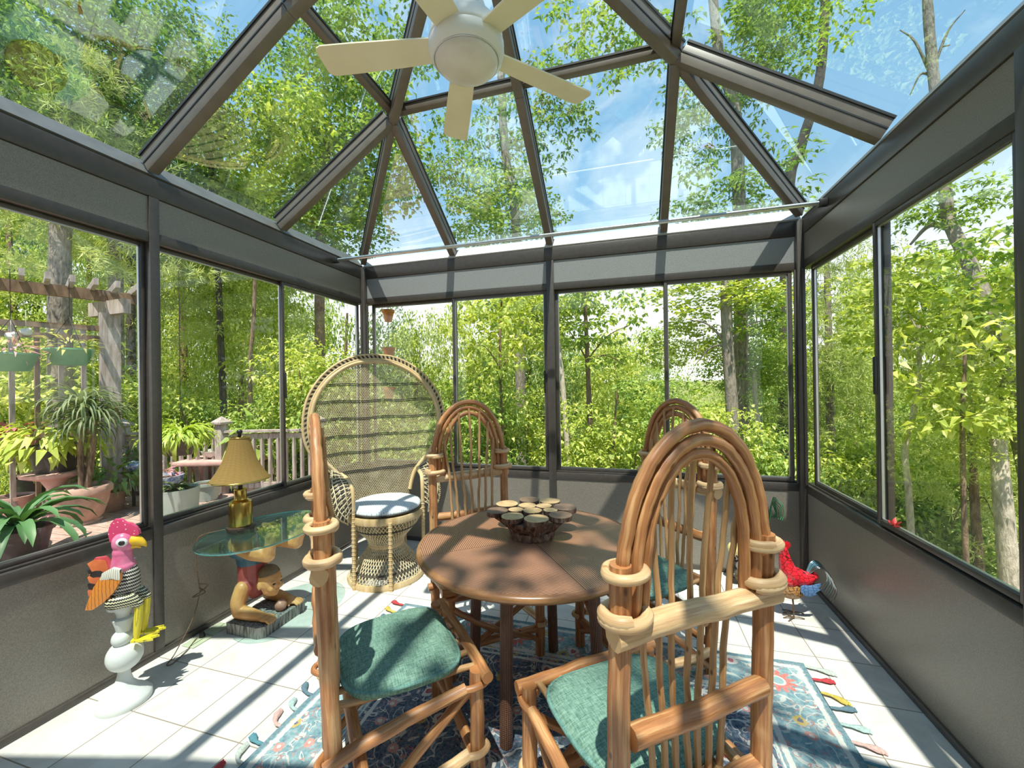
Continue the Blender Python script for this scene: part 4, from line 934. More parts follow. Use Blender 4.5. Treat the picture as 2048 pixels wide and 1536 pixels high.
M['rtail'] = paint('striped_tail', (.02, .018, .018), (.75, .22, .08), 9, 'DIAGONAL', 'SIN', 2.4, .5, .03)
M['ryellow'] = paint('yellow_leg', (.75, .62, .03), (.32, .26, .03), 38, 'Y', 'SAW', .3, .9, .05)
M['rbeak'] = pm('yellow_beak', (.80, .50, .02), (.75, .44, .02), 10, .3)
wr_ = thing('wooden_rooster', 'painted wooden rooster with pink comb and yellow legs sitting on the white pedestal', 'rooster figurine', (-2.36, 1.36, .476), R(36))
m = MB(); m.ball((.002, 0, .092), .051, .053, .112, Matrix.Rotation(R(5), 3, 'Y'), 24, 16); m.ball((.022, 0, .105), .046, .047, .092, None, 20, 14); bd = remesh(m, 'body', M['rscale'], wr_, .005, 4)
m = MB(); m.lathe([(.044, .16), (.044, .18), (.041, .205), (.037, .23), (.035, .25)], 28, (.0, 0, 0)); m.ball((.004, 0, .178), .047, .049, .032); m.ball((.004, 0, .292), .044, .040, .052, None, 22, 14); m.ball((0, 0, .245), .038); hd = remesh(m, 'head', M['rpink'], wr_, .004, 4)
m = MB(); m.prism([(-.042, .30), (-.05, .345), (-.042, .385), (-.025, .408), (0, .405), (.018, .385), (.04, .378), (.056, .362), (.066, .345), (.07, .325), (.05, .315), (.02, .325), (-.01, .325), (-.03, .312)], .02, Matrix.Rotation(PI/2, 4, 'X'), 0, .006); m.build('comb', M['rdots'], hd, 60)
m = MB(); m.tube(spline([(.035, 0, .298), (.06, 0, .292), (.082, 0, .275), (.094, 0, .258)], 4), lerp_list([.026, .022, .013, .002], 13), 12); m.tube(spline([(.035, 0, .272), (.055, 0, .268), (.072, 0, .255)], 4), lerp_list([.016, .012, .002], 9), 10); m.build('beak', M['rbeak'], hd, 60)
for s in (-1, 1):
    m = MB(); m.ball((.014, s*.036, .302), .024, .009, .021, None, 16, 10); e = m.build('eye', pm('eye_white', (.8, .76, .76), (.72, .62, .68), 9, .25), hd, 180)
    m = MB(); m.ball((.016, s*.0405, .301), .014, .008, .013, None, 14, 8); p_ = m.build('pupil', M['black'], e, 180)
    m = MB(); m.prism([(.022, .185), (-.008, .196), (-.042, .178), (-.078, .12), (-.10, .06), (-.112, .018), (-.085, .014), (-.045, .04), (-.002, .085), (.026, .14)], .014, Matrix.Translation((0, s*.064, 0)) @ Matrix.Rotation(PI/2, 4, 'X') @ Matrix.Rotation(R(6*s), 4, 'Y'), 0, .008); w_ = m.build('wing', M['rwing'], wr_, 60)
    m = MB(); m.prism([(.023, .186), (-.008, .198), (-.044, .18), (-.054, .15), (-.03, .142), (-.006, .146), (.024, .138)], .018, Matrix.Translation((0, s*.064, 0)) @ Matrix.Rotation(PI/2, 4, 'X') @ Matrix.Rotation(R(6*s), 4, 'Y'), 0, .008); m.build('wing_cap', M['rwhite'], w_, 60)
    m = MB(); m.tube(spline([(-.035, s*.05, .026), (.0, s*.05, .030), (.04, s*.042, .026), (.072, s*.036, .008)], 5), lerp_list([.022, .033, .032, .022], 16), 16); m.ball((.072, s*.036, .004), .022); m.build('thigh', M['rcream'], wr_, 180)
    m = MB(); m.tube([(.076, s*.034, -.005), (.072, s*.034, -.07), (.066, s*.034, -.14), (.064, s*.034, -.168)], [.018, .0175, .014, .010], 10); l = m.build('leg', M['ryellow'], wr_, 50)
    m = MB(); m.prism([(.045, s*.034-.012), (.045, s*.034+.012), (.10, s*.034+.026), (.135, s*.034+.030), (.118, s*.034+.014), (.152, s*.034+.004), (.120, s*.034-.010), (.138, s*.034-.026), (.10, s*.034-.024)], .010, Matrix.Translation((0, 0, -.172)), 0, .004); m.build('foot', M['ryellow'], l, 50)
m = MB()
for i in range(5):
    m.prism([(-.045, .03+.03*i), (-.09-.008*i, .045+.028*i), (-.125+.002*i, .06+.032*i), (-.128, .085+.032*i), (-.10, .095+.033*i), (-.06, .09+.032*i)], .016, Matrix.Rotation(PI/2, 4, 'X'), i % 2, .004)
m.prism([(-.04, .05), (-.075, .03), (-.10, .05), (-.108, .12), (-.12, .20), (-.10, .235), (-.06, .235), (-.03, .19), (-.03, .1)], .012, Matrix.Rotation(PI/2, 4, 'X'), 2, .004)
m.build('tail', [pm('tail_orange', (.72, .20, .07), (.60, .14, .05), 20, .3), pm('tail_black', (.02, .018, .018), (.04, .03, .03), 20, .3), pm('tail_pink', (.70, .12, .14), (.55, .05, .07), 20, .3)], wr_, 50)
# ================================================================== METAL ROOSTER, GLOBE FIGURINE, GREEN PLUME, RED FLOWER
def redscales(name, base, line, sc):
    m, nt, b, o = newmat(name); vo = N(nt, 'ShaderNodeTexVoronoi', feature='DISTANCE_TO_EDGE'); vo.inputs['Scale'].default_value = sc; vo.inputs['Randomness'].default_value = .7; L(nt, coords(nt, 'Object', (1, 1, 1.5)), vo.inputs['Vector'])
    L(nt, mixc(nt, math_(nt, 'LESS_THAN', vo.outputs['Distance'], .045), base, line), b.inputs['Base Color']); b.inputs['Roughness'].default_value = .22; b.inputs['Specular IOR Level'].default_value = .7; return m
M['mred'] = redscales('red_enamel', (.78, .02, .035), (.12, .01, .01), 30)
M['mgold'] = redscales('gold_enamel', (.50, .24, .08), (.10, .04, .02), 42)
M['mblue'] = redscales('blue_enamel', (.12, .24, .48), (.03, .04, .10), 40)
M['wire'] = pm('chrome_wire', (.55, .57, .58), (.40, .42, .44), 20, .2, 1.0)
M['teal'] = pm('teal_wire', (.12, .36, .44), (.06, .22, .30), 20, .25, .3)
M['brownwire'] = pm('rusty_wire', (.20, .12, .07), (.10, .06, .04), 60, .5, .5)
mr = thing('metal_rooster', 'red metal rooster with curling wire tail on the floor by the right wall', 'rooster figurine', (.985, 2.98, 0), R(188))
m = MB(); m.ball((.02, 0, .178), .085, .052, .066, Matrix.Rotation(R(-8), 3, 'Y'), 24, 14); m.ball((.06, 0, .175), .05, .045, .055); remesh(m, 'body', M['mgold'], mr, .005, 4)
m = MB(); limb(m, [(-.115, 0, .262), (-.05, 0, .245), (.02, 0, .275), (.045, 0, .34), (.055, 0, .40), (.062, 0, .425)], [.028, .055, .058, .040, .027, .026]); m.ball((.03, 0, .235), .062, .055, .05); nk = remesh(m, 'neck', M['mred'], mr, .0045, 4)
m = MB(); m.prism([(.03, .43), (.015, .452), (.022, .468), (.03, .458), (.034, .478), (.044, .462), (.052, .482), (.06, .464), (.07, .476), (.074, .455), (.085, .46), (.08, .44), (.06, .43)], .008, Matrix.Rotation(PI/2, 4, 'X'), 0, .004); m.ball((.075, 0, .385), .010, .006, .022); m.build('comb', pm('comb_red', (.75, .02, .03), (.6, .01, .02), 20, .25), nk, 50)
m = MB(); m.tube([(.08, 0, .428), (.112, 0, .418)], [.012, .002], 8); m.build('beak', M['rbeak'], nk, 60)
for s in (-1, 1):
    m = MB(); m.prism([(-.01, .215), (-.03, .228), (-.06, .225), (-.135, .245), (-.11, .21), (-.125, .205), (-.095, .185), (-.10, .172), (-.06, .158), (-.03, .165), (-.01, .185)], .006, Matrix.Translation((0, s*.056, 0)) @ Matrix.Rotation(PI/2, 4, 'X'), 0, .008); m.build('wing', M['mblue'], mr, 50)
    m = MB(); m.tube([(.01+s*.012, s*.026, .13), (.004+s*.014, s*.03, .06), (.004+s*.014, s*.03, .006)], .005, 8); l = m.build('leg', M['brownwire'], mr, 60)
    m = MB(); ox = .004+s*.014
    for a in (-38, 0, 38, 180): m.tube(spline([(ox, s*.03, .012), (ox+.03*math.cos(R(a)), s*.03+.03*math.sin(R(a)), .012), (ox+.062*math.cos(R(a)), s*.03+.062*math.sin(R(a)), .004)], 4), .0035, 6)
    m.build('foot', M['brownwire'], l, 60)
for i in range(7):
    y = (i-3)*.015; f = i/6
    m = MB(); m.tube(spline([(-.085, y*.4, .285), (-.12, y*.8, .335-.008*f), (-.165, y, .335-.02*f), (-.215+.02*f, y*1.3, .275-.02*f), (-.235+.03*f, y*1.6, .21-.01*f), (-.205+.035*f, y*2, .135+.01*f)], 6), lerp_list([.0035, .0045, .0045, .0045, .003, .002], 31), 6); m.build('tail_feather', M['teal'] if i in (1, 3) else M['wire'], mr, 60)
gf = thing('globe_figurine', 'small dark figurine holding up a yellow globe, on the floor by the back wall', 'figurine', (.735, 3.40, 0), R(200))
m = MB(); m.lathe([(.055, 0), (.056, .010), (.045, .014), (.0, .015)], 24); m.build('base', M['darkmetal'], gf, 40)
m = MB()
for s in (-1, 1): limb(m, [(s*.02, .0, .014), (s*.022, .012, .055), (s*.010, 0, .095)], [.007, .008, .011], 8); limb(m, [(s*.02, 0, .145), (s*.034, .006, .165), (s*.012, 0, .195)], [.007, .006, .005], 8)
limb(m, [(0, 0, .09), (0, -.004, .12), (0, 0, .15)], [.015, .013, .018]); m.ball((0, .004, .172), .012, .012, .014); remesh(m, 'figure', M['darkmetal'], gf, .003, 3)
m = MB(); m.ball((0, 0, .243), .044, .044, .05, nu=20, nv=14); m.build('globe', pm('yellow_glass', (.80, .62, .22), (.85, .72, .35), 8, .25), gf, 180)
M['plume'] = pm('green_enamel', (.03, .17, .06), (.05, .25, .09), 12, .3, .2)
gp = thing('plume_ornament', 'green metal bird ornament with arching plume tail standing behind the nearest chair post', 'ornament', (.965, 3.44, 0), R(0))
m = MB(); m.lathe([(.05, 0), (.05, .008), (.01, .014)], 20); m.tube([(0, 0, .01), (0, 0, .40)], .005, 8); m.build('stand', M['darkmetal'], gp, 50)
m = MB(); m.ball((-.03, 0, .44), .035, .02, .024, Matrix.Rotation(R(25), 3, 'Y')); limb(m, [(-.045, 0, .46), (-.06, 0, .50), (-.065, 0, .53)], [.015, .011, .012]); remesh(m, 'body', M['plume'], gp, .004, 3)
for i in range(7):
    f = i/6; m = MB(); y = (i-3)*.012
    m.tube(spline([(.02, y*.3, .46), (.035+.01*f, y, .575+.06*(1-f)), (.06+.015*f, y*1.5, .625-.018*i), (.085-.01*f, y*2, .60-.020*i), (.092-.03*f, y*2, .53-.010*i), (.08-.03*f, y*2.2, .49-.004*i)], 5), .0034, 6); m.build('tail_feather', M['plume'], gp, 60)
fl = thing('silk_flower', 'small red flower lying on the right window ledge', 'flower', (XR+.012, 2.50, ZS+.024), 0)
m = MB()
for k in range(9):
    a = k*2.4; l_ = .03+.012*(k % 3); d = V((math.cos(a)*.3, math.sin(a), .55+.25*math.sin(k*1.7))).normalized()
    m.tube([V((0, 0, .005)), d*l_*.6+V((0, 0, .005)), d*l_], [.005, .010, .003], 6, flat=.4)
m.build('petals', pm('red_petal', (.62, .03, .03), (.45, .02, .02), 30, .5), fl, 60)
m = MB(); m.tube(spline([(0, .02, .006), (0, -.03, .012), (.004, -.075, .002)], 4), .004, 6); m.build('stem', M['black'], fl, 60)
# ================================================================== OUTSIDE: GROUND AND DECK
def groundmat():
    m, nt, b, o = newmat('forest_floor'); v = coords(nt, 'Object'); f = noise(nt, v, 1.3, 6, .65); g = noise(nt, v, 9, 4)
    c = ramp(nt, f, [(.35, (.10, .11, .03)), (.5, (.20, .24, .05)), (.68, (.32, .26, .14))]); L(nt, mixc(nt, ramp(nt, g, [(.4, 0), (.7, .5)]), c, (.05, .07, .02)), b.inputs['Base Color']); b.inputs['Roughness'].default_value = 1; return m
def gz(x, y):
    """ground height: level by the house, falling away to a valley at the far right"""
    d = max(0, y-4.5)*.16+max(0, x-1.6)*.22+max(0, -x-8.5)*.05
    z = -.55-min(d, 3.2)-.25*(1 if y > 4.2 or x > 1.8 else 0)+.25*pnoise(V((x*.15, y*.15, 0)))
    far_ = math.hypot(x, y)
    if far_ > 24: z += (far_-24)*.10
    return z
m = MB()
m.surf(lambda u, v: V(((u-.5)*120, -30+v*110, gz((u-.5)*120, -30+v*110) if not (-8.2 < (u-.5)*120 < 1.5 and -30+v*110 < 3.5) else -.75)), 80, 80)
tag(m.build('ground', groundmat(), None, 180), kind='structure')
def deckmat():
    m, nt, b, o = newmat('deck_boards'); v = coords(nt, 'Object'); sp = N(nt, 'ShaderNodeSeparateXYZ'); L(nt, v, sp.inputs[0]); u = math_(nt, 'FRACT', math_(nt, 'MULTIPLY', sp.outputs[1], 7.0))
    f = noise(nt, coords(nt, 'Object', (2, 18, 1)), 4, 5); c = ramp(nt, f, [(.3, (.26, .15, .12)), (.7, (.52, .38, .32))]); L(nt, mixc(nt, math_(nt, 'LESS_THAN', u, .05), c, (.03, .02, .015)), b.inputs['Base Color']); b.inputs['Roughness'].default_value = .8; return m
DZ = -.12
tag(MB().box((-5.55, 1.45, DZ-.05), (5.8, 7.6, .1)).build('deck_floor', deckmat(), None, 0), kind='structure')
tag(MB().box((-1.0, 3.72, -.45), (3.0, .2, .6)).box((1.35, 1.2, -.45), (.12, 5, .6)).build('trim_1', pm('foundation', (.25, .23, .2), (.2, .18, .16), 8, .9), None, 0), kind='structure')
M['greywood'] = pm('weathered_wood', (.44, .40, .38), (.25, .21, .19), 5, .85, stretch=(5, 5, .8), detail=6, bmp=.2)
M['brownwood'] = pm('brown_trellis', (.25, .17, .11), (.12, .08, .05), 5, .85, stretch=(3, 3, .8), detail=5)
P1, P2 = V((-7.45, 4.32, DZ)), V((-6.08, 4.80, DZ)); P3 = P2+(P2-P1); P0 = P1-(P2-P1)*.1+V((-.15, -1.0, 0))
rl = thing('deck_railing', 'weathered wooden deck railing with pointed post caps and vertical pickets', 'railing')
for p in (P1, P2, P3):
    m = MB(); m.box(p+V((0, 0, .54)), (.13, .13, 1.08), None, .006); o_ = m.build('post', M['greywood'], rl, 30)
    m = MB(); c_ = p+V((0, 0, 1.08)); m.box(c_+V((0, 0, .015)), (.20, .20, .035), None, .004); m.add([c_+V((sx*.10, sy*.10, .03)) for sx, sy in ((-1, -1), (1, -1), (1, 1), (-1, 1))]+[c_+V((0, 0, .12))], [(0, 1, 4), (1, 2, 4), (2, 3, 4), (3, 0, 4)]); m.build('post_cap', M['greywood'], o_, 0)
for a, b in ((P1, P2), (P2, P3)):
    m = MB(); m.bar(a+V((0, 0, .96)), b+V((0, 0, .96)), .12, .035); m.bar(a+V((0, 0, .88)), b+V((0, 0, .88)), .04, .08); m.bar(a+V((0, 0, .12)), b+V((0, 0, .12)), .04, .08); m.build('rail', M['greywood'], rl, 0)
    for k in range(1, 12):
        p = a+(b-a)*(k/12); m = MB(); m.bar(p+V((0, 0, .08)), p+V((0, 0, .90)), .042, .042, up=(1, 0, 0)); m.build('picket', M['greywood'], rl, 0)
pg = thing('pergola', 'weathered pergola with a thick post, notched top beam and hanging slat trellis on the deck', 'pergola')
PP_ = V((-7.15, 4.0, DZ)); Q_ = V((-8.15, 1.7, DZ)); dr = (Q_-PP_).normalized(); sdv = V((-dr.y, dr.x, 0))
m = MB(); m.bar(PP_, PP_+V((0, 0, 2.72)), .21, .21, up=dr); m.build('post', M['greywood'], pg, 0)
m = MB(); m.bar(Q_, Q_+V((0, 0, 2.72)), .21, .21, up=dr); m.build('post', M['greywood'], pg, 0)
m = MB(); c_ = PP_+V((0, 0, 2.80)); tv = (dr*.35-sdv*1.0).normalized(); m.bar(c_-tv*.42, c_+tv*.42, .09, .2); m.build('cross_beam', M['greywood'], pg, 0)
m = MB(); m.bar(PP_-dr*.35+V((0, 0, 2.97)), Q_+V((0, 0, 2.97)), .06, .15); m.build('top_beam', M['brownwood'], pg, 0)
for k in range(12):
    p = PP_-dr*.25+dr*(k*.21)+V((0, 0, 3.07)); m = MB(); m.bar(p-sdv*.5, p+sdv*.5, .05, .09); m.build('slat', M['greywood'], pg, 0)
m = MB()
for z in (2.50, 2.36, 1.05): m.bar(PP_+V((0, 0, z)), Q_+V((0, 0, z)), .05, .07)
m.build('trellis_rail', M['brownwood'], pg, 0)
for k in range(1, 12):
    p = PP_+dr*(.05+k*.21); m = MB(); m.bar(p+V((0, 0, .1)), p+V((0, 0, 2.5)), .05, .02, up=(1, 0, 0)); m.build('trellis_slat', M['greywood'] if k % 3 else M['brownwood'], pg, 0)
m = MB(); m.tube(spline([PP_+sdv*-.13+V((0, 0, z)) for z in (.2, .9, 1.6, 2.1)]+[PP_-dr*.05-sdv*.10+V((0, 0, 2.25))], 6), .022, 8); m.build('conduit_pipe', pm('grey_pipe', (.42, .46, .48), (.36, .40, .42), 8, .4), pg, 60)
# ================================================================== LEAVES
def leaf(m, p, d, nrm, ln, wd, fold=.25, mi=0, droop=.25):
    """pointed leaf: base p, direction d, upper-side normal nrm"""
    d = d.normalized(); s = d.cross(nrm)
    s = s.normalized() if s.length > 1e-6 else d.orthogonal().normalized(); u = s.cross(d)
    mid = p+d*ln*.45-u*wd*fold*.0; tip = p+d*ln-u*ln*droop
    l1 = p+d*ln*.42+s*wd*.5+u*wd*fold; r1 = p+d*ln*.42-s*wd*.5+u*wd*fold
    b = len(m.v); m.v += [tuple(p), tuple(l1), tuple(r1), tuple(tip), tuple(mid)]
    m.f += [(b, b+4, b+1), (b+1, b+4, b+3), (b, b+2, b+4), (b+2, b+3, b+4)]; m.uv += [[(0, 0)]*3]*4; m.mi += [mi]*4
def rdir(rnd): 
    z = rnd.uniform(-1, 1); a = rnd.uniform(0, 2*PI); r = math.sqrt(1-z*z); return V((r*math.cos(a), r*math.sin(a), z))
def crown_mesh(name, seed, clumps, per, cr, ln, wd, shape='round', mat=None, droop=.35):
    """leaf mass in a unit-ish crown (radius 1, height 1 around the origin)"""
    rnd = random.Random(seed); m = MB()
    for c in range(clumps):
        if shape == 'round':
            d = rdir(rnd); c0 = d*(rnd.random()**.45)
        elif shape == 'cone':
            t = rnd.random(); rr = (1-t)*.95*rnd.uniform(.35, 1); a = rnd.uniform(0, 2*PI); c0 = V((rr*math.cos(a), rr*math.sin(a), -1+2*t))
        else:
            a = rnd.uniform(0, 2*PI); rr = math.sqrt(rnd.random()); lay = rnd.choice((-.8, -.35, .1, .5, .85)); c0 = V((rr*math.cos(a), rr*math.sin(a), lay+rnd.uniform(-.08, .08)))
        for k in range(per):
            o_ = rdir(rnd)*cr*(rnd.random()**.5); o_.z *= .6
            d = (o_.normalized()*.6+rdir(rnd)*.7+V((0, 0, -.25)))
            leaf(m, c0+o_, d, V((rnd.uniform(-.6, .6), rnd.uniform(-.6, .6), 1)), ln*rnd.uniform(.7, 1.25), wd*rnd.uniform(.7, 1.2), .2, 0, droop)
    o = m.build(name, mat, None, 0); me = o.data; bpy.data.objects.remove(o); return me
def needle_mesh(name, seed, tiers, mat):
    """soft pine: whorled branches carrying bundles of fine needles"""
    rnd = random.Random(seed); m = MB()
    for t in range(tiers):
        z = -1+2*(t+.5)/tiers; R_ = (1-(t/tiers))**.8*.95+.12
        for k in range(6):
            a = rnd.uniform(0, 2*PI); d = V((math.cos(a), math.sin(a), rnd.uniform(-.1, .2)))
            for j in range(12):
                p = V((0, 0, z))+d*R_*(.2+.8*j/11)+rdir(rnd)*.05
                for q in range(10):
                    dd = (d*.6+rdir(rnd)).normalized(); leaf(m, p, dd, rdir(rnd), .10*rnd.uniform(.7, 1.2), .010, 0, 0, .15)
    o = m.build(name, mat, None, 0); me = o.data; bpy.data.objects.remove(o); return me
LB = leafmat('leaf_bright', (.19, .29, .03), (.50, .60, .105), .40, (.82, .84, .34))
LM = leafmat('leaf_mid', (.08, .18, .03), (.31, .46, .08), .40, (.60, .68, .20))
LD = leafmat('leaf_deep', (.04, .11, .02), (.17, .31, .05), .40, (.42, .54, .13))
LO = leafmat('leaf_oak', (.05, .12, .03), (.19, .32, .09), .45, (.42, .54, .2))
LP = leafmat('leaf_pine', (.30, .40, .11), (.50, .58, .20), .35, (.66, .70, .32))
CR = {
 'sap0': crown_mesh('crown_sapling', 33, 46, 13, .24, .20, .115, 'layer', LB, .45), 'sap1': crown_mesh('crown_sapling_b', 34, 46, 13, .24, .20, .11, 'layer', LM, .45),
 'sparse': crown_mesh('crown_sparse', 31, 32, 9, .19, .17, .10, 'layer', LO, .3),
 'big0': crown_mesh('crown_big_leaf', 1, 70, 26, .26, .13, .085, 'layer', LB), 'big1': crown_mesh('crown_big_leaf_b', 2, 80, 24, .24, .12, .08, 'layer', LM),
 'mid0': crown_mesh('crown_mid', 3, 130, 30, .22, .085, .05, 'round', LM), 'mid1': crown_mesh('crown_mid_b', 4, 130, 30, .22, .085, .05, 'round', LB),
 'deep0': crown_mesh('crown_deep', 5, 150, 30, .24, .075, .045, 'round', LD), 'deep1': crown_mesh('crown_deep_b', 6, 140, 30, .22, .075, .045, 'round', LO),
 'fine0': crown_mesh('crown_fine', 7, 170, 34, .20, .055, .030, 'round', LB), 'fine1': crown_mesh('crown_fine_b', 8, 170, 34, .20, .055, .03, 'round', LM),
 'oak0': crown_mesh('crown_oak', 9, 55, 30, .20, .10, .045, 'round', LO, .5), 'oak1': crown_mesh('crown_oak_b', 10, 55, 26, .18, .10, .045, 'round', LM, .5),
 'pine0': needle_mesh('crown_pine', 11, 16, LP), 'bush0': crown_mesh('crown_bush', 12, 90, 26, .26, .11, .06, 'round', LB, .5), 'bush1': crown_mesh('crown_bush_b', 13, 90, 26, .26, .12, .055, 'round', LM, .5)}
def barkm(name, c1, c2):
    m, nt, b, o = newmat(name); f = noise(nt, coords(nt, 'UV', (14, 4, 1)), 2.2, 5, .65, .4); g = noise(nt, coords(nt, 'Object'), 2, 3); c = ramp(nt, f, [(.35, c2), (.62, c1)])
    L(nt, mixc(nt, ramp(nt, g, [(.4, 0), (.7, .4)]), c, tuple(x*1.5 for x in c1)), b.inputs['Base Color']); b.inputs['Roughness'].default_value = .95; bump(nt, b, f, .8, .03); return m
M['bk_grey'] = barkm('grey_bark', (.30, .27, .23), (.09, .075, .06)); M['bk_brown'] = barkm('brown_bark', (.26, .18, .12), (.07, .045, .03)); M['bk_pale'] = barkm('pale_bark', (.58, .52, .44), (.27, .23, .18)); M['bk_dark'] = barkm('dark_bark', (.10, .085, .075), (.03, .025, .022))
def tree(label, trunk, r0, r1, bark, crowns, cat='tree', name='tree', group=None, branches=(), seed=0):
    """trunk: world points; crowns: (mesh key, world centre, (sx,sy,sz)); all hang under one Empty at the foot"""
    b0 = V(trunk[0]); t = thing(name, label, cat, b0, 0, group); rnd = random.Random(seed)
    m = MB(); P = spline([V(p)-b0 for p in trunk], 6); m.tube(P, lerp_list([r0, r1], len(P)), 10, wob=.10, seed=seed)
    m.build('trunk', M[bark], t, 60)
    for br in branches:
        m = MB(); P = spline([V(p)-b0 for p in br[0]], 5); m.tube(P, lerp_list([br[1], br[2]], len(P)), 6, wob=.08, seed=seed); m.build('branch', M[bark], t, 60)
    for key, c, s in crowns:
        o = bpy.data.objects.new('foliage', CR[key]); col.objects.link(o); o.parent = t; o.location = V(c)-b0; o.scale = s; o.rotation_euler = (rnd.uniform(-.15, .15), rnd.uniform(-.15, .15), rnd.uniform(0, 6.28))
    return t
def ft(px, dist, py=None):
    p = far(px, 768, dist); return (p.x, p.y, gz(p.x, p.y)) if py is None else tuple(far(px, py, dist))
def F3(px, py, dist): return tuple(far(px, py, dist))
def limbs(base, ends, r=.03):
    return [([base, tuple((V(base)+V(e))/2+V((0, 0, .15))), e], r, r*.3) for e in ends]
# ---- trees one can point at
tree('tall grey pine trunk rising behind the pergola post', [ft(235, 12), F3(231, 480, 12), F3(228, 150, 12)], .135, .10, 'bk_grey', [('pine0', F3(150, 430, 14), (2.3, 2.0, 2.2)), ('pine0', F3(340, 560, 14.5), (2.0, 2.0, 2.0))], seed=1)
tree('slim dark tree trunk behind the lamp, seen through the left windows', [ft(452, 13), F3(442, 700, 13), F3(434, 500, 13), F3(420, 300, 13)], .085, .06, 'bk_dark', [('mid1', F3(500, 600, 15.5), (1.8, 1.6, 1.5)), ('mid0', F3(380, 360, 15.5), (2.4, 2.0, 2.0))], seed=2)
tree('dark trunk to the right of the pergola post', [ft(266, 13.5), F3(262, 700, 13.5), F3(262, 400, 13.5)], .11, .08, 'bk_dark', [('deep0', F3(300, 330, 14), (2.6, 2.6, 2.2))], seed=3)
tree('thin reddish trunk left of the peacock chair', [ft(505, 11), F3(500, 760, 11), F3(508, 620, 11), F3(512, 430, 11)], .05, .035, 'bk_brown', [('mid1', F3(540, 700, 13), (1.5, 1.2, 1.4)), ('fine0', F3(520, 580, 13), (1.4, 1.2, 1.2))], seed=4)
b_ = F3(1176, 760, 9); 
tree('slender young maple with layered big leaves behind the middle of the back wall', [ft(1183, 9), F3(1180, 850, 9), F3(1174, 700, 9), F3(1168, 560, 9)], .075, .035, 'bk_brown', [('big1', F3(1195, 650, 9.2), (1.25, 1.2, .95)), ('big1', F3(1120, 600, 9.0), (.9, .9, .7))], branches=limbs(F3(1174, 720, 9), [F3(1260, 650, 9), F3(1110, 640, 9), F3(1250, 730, 9.1)], .02), seed=5)
tree('stout grey tree trunk with big bright leaves above, right of centre in the back windows', [ft(1470, 9), F3(1466, 850, 9), F3(1456, 700, 9), F3(1452, 560, 9), F3(1462, 430, 9)], .115, .09, 'bk_grey', [('big0', F3(1440, 590, 9.6), (1.25, 1.0, .5)), ('big1', F3(1545, 640, 9.4), (.7, .7, .4)), ('big0', F3(1370, 690, 9.9), (.8, .7, .45)), ('oak0', F3(1470, 400, 9.5), (1.5, 1.5, 1.0))], branches=limbs(F3(1456, 690, 9), [F3(1540, 640, 9), F3(1380, 640, 9), F3(1390, 730, 8.9)], .03), seed=6)
tree('pale leaning trunk just right of the middle back post', [ft(1140, 8), F3(1128, 800, 8), F3(1118, 700, 8), F3(1108, 600, 8)], .055, .04, 'bk_pale', [('mid1', F3(1040, 640, 8.4), (1.1, 1.1, .8))], seed=7)
tree('thin crooked trunk beside the stout grey tree in the back windows', [ft(1505, 10.5), F3(1497, 860, 10.5), F3(1490, 800, 10.5), F3(1482, 740, 10.5)], .06, .045, 'bk_dark', [('mid0', F3(1500, 720, 11), (1.2, 1.2, .8))], seed=8)
tree('pale speckled thin trunk nearest the right corner post', [ft(1540, 10), F3(1525, 900, 10), F3(1512, 820, 10), F3(1508, 740, 10)], .065, .04, 'bk_pale', [('fine1', F3(1540, 760, 10.5), (1.1, 1.1, .8))], seed=9)
tree('feathery pine with whorled branches in the first right-hand window', [ft(1662, 12), F3(1660, 800, 12), F3(1655, 600, 12), F3(1652, 470, 12)], .11, .04, 'bk_grey', [('pine0', F3(1655, 600, 12), (1.5, 1.5, 2.4)), ('pine0', F3(1662, 850, 12), (1.9, 1.9, 1.8))], seed=10)
tree('thin pale crooked trunk in the middle of the second right-hand window', [ft(1822, 7.5), F3(1818, 1000, 7.5), F3(1810, 900, 7.5), F3(1826, 830, 7.5), F3(1838, 740, 7.5), F3(1836, 650, 7.5)], .042, .024, 'bk_pale', [('mid1', F3(1860, 600, 8.6), (.9, .7, .5))], branches=limbs(F3(1826, 830, 7.5), [F3(1875, 800, 7.5), F3(1880, 700, 7.6)], .016)+limbs(F3(1836, 665, 7.5), [F3(1800, 640, 7.5), F3(1870, 690, 7.5)], .016), seed=11)
tree('leaning oak with a forked trunk in the second right-hand window', [ft(2120, 7.0), F3(2060, 950, 7.2), F3(2020, 790, 7.4), F3(1985, 640, 7.6), F3(1935, 520, 7.8), F3(1898, 440, 8), F3(1890, 370, 8), F3(1862, 100, 8.3), F3(1850, -80, 8.5)], .10, .055, 'bk_grey', [('oak1', F3(1900, 420, 8.4), (1.0, 1.0, .55)), ('big0', F3(1850, 600, 9.4), (1.2, 1.0, .75)), ('mid1', F3(2040, 600, 8.8), (1.0, .8, .8)), ('big0', F3(1930, 740, 9.2), (1.0, .8, .6))], branches=limbs(F3(1900, 455, 8), [F3(1820, 490, 8.1)], .05)+limbs(F3(1862, 150, 8.3), [F3(1800, 60, 8.3), F3(1930, 20, 8.4), F3(1820, 190, 8.2), F3(1900, 90, 8.5)], .022), seed=12)
tree('thick pale trunk at the far right edge of the right-hand windows', [ft(2018, 6.6), F3(2014, 1100, 6.6), F3(2002, 960, 6.6), F3(1996, 880, 6.7)], .085, .065, 'bk_pale', [('fine0', F3(1990, 820, 7), (.9, .9, .7))], seed=13)
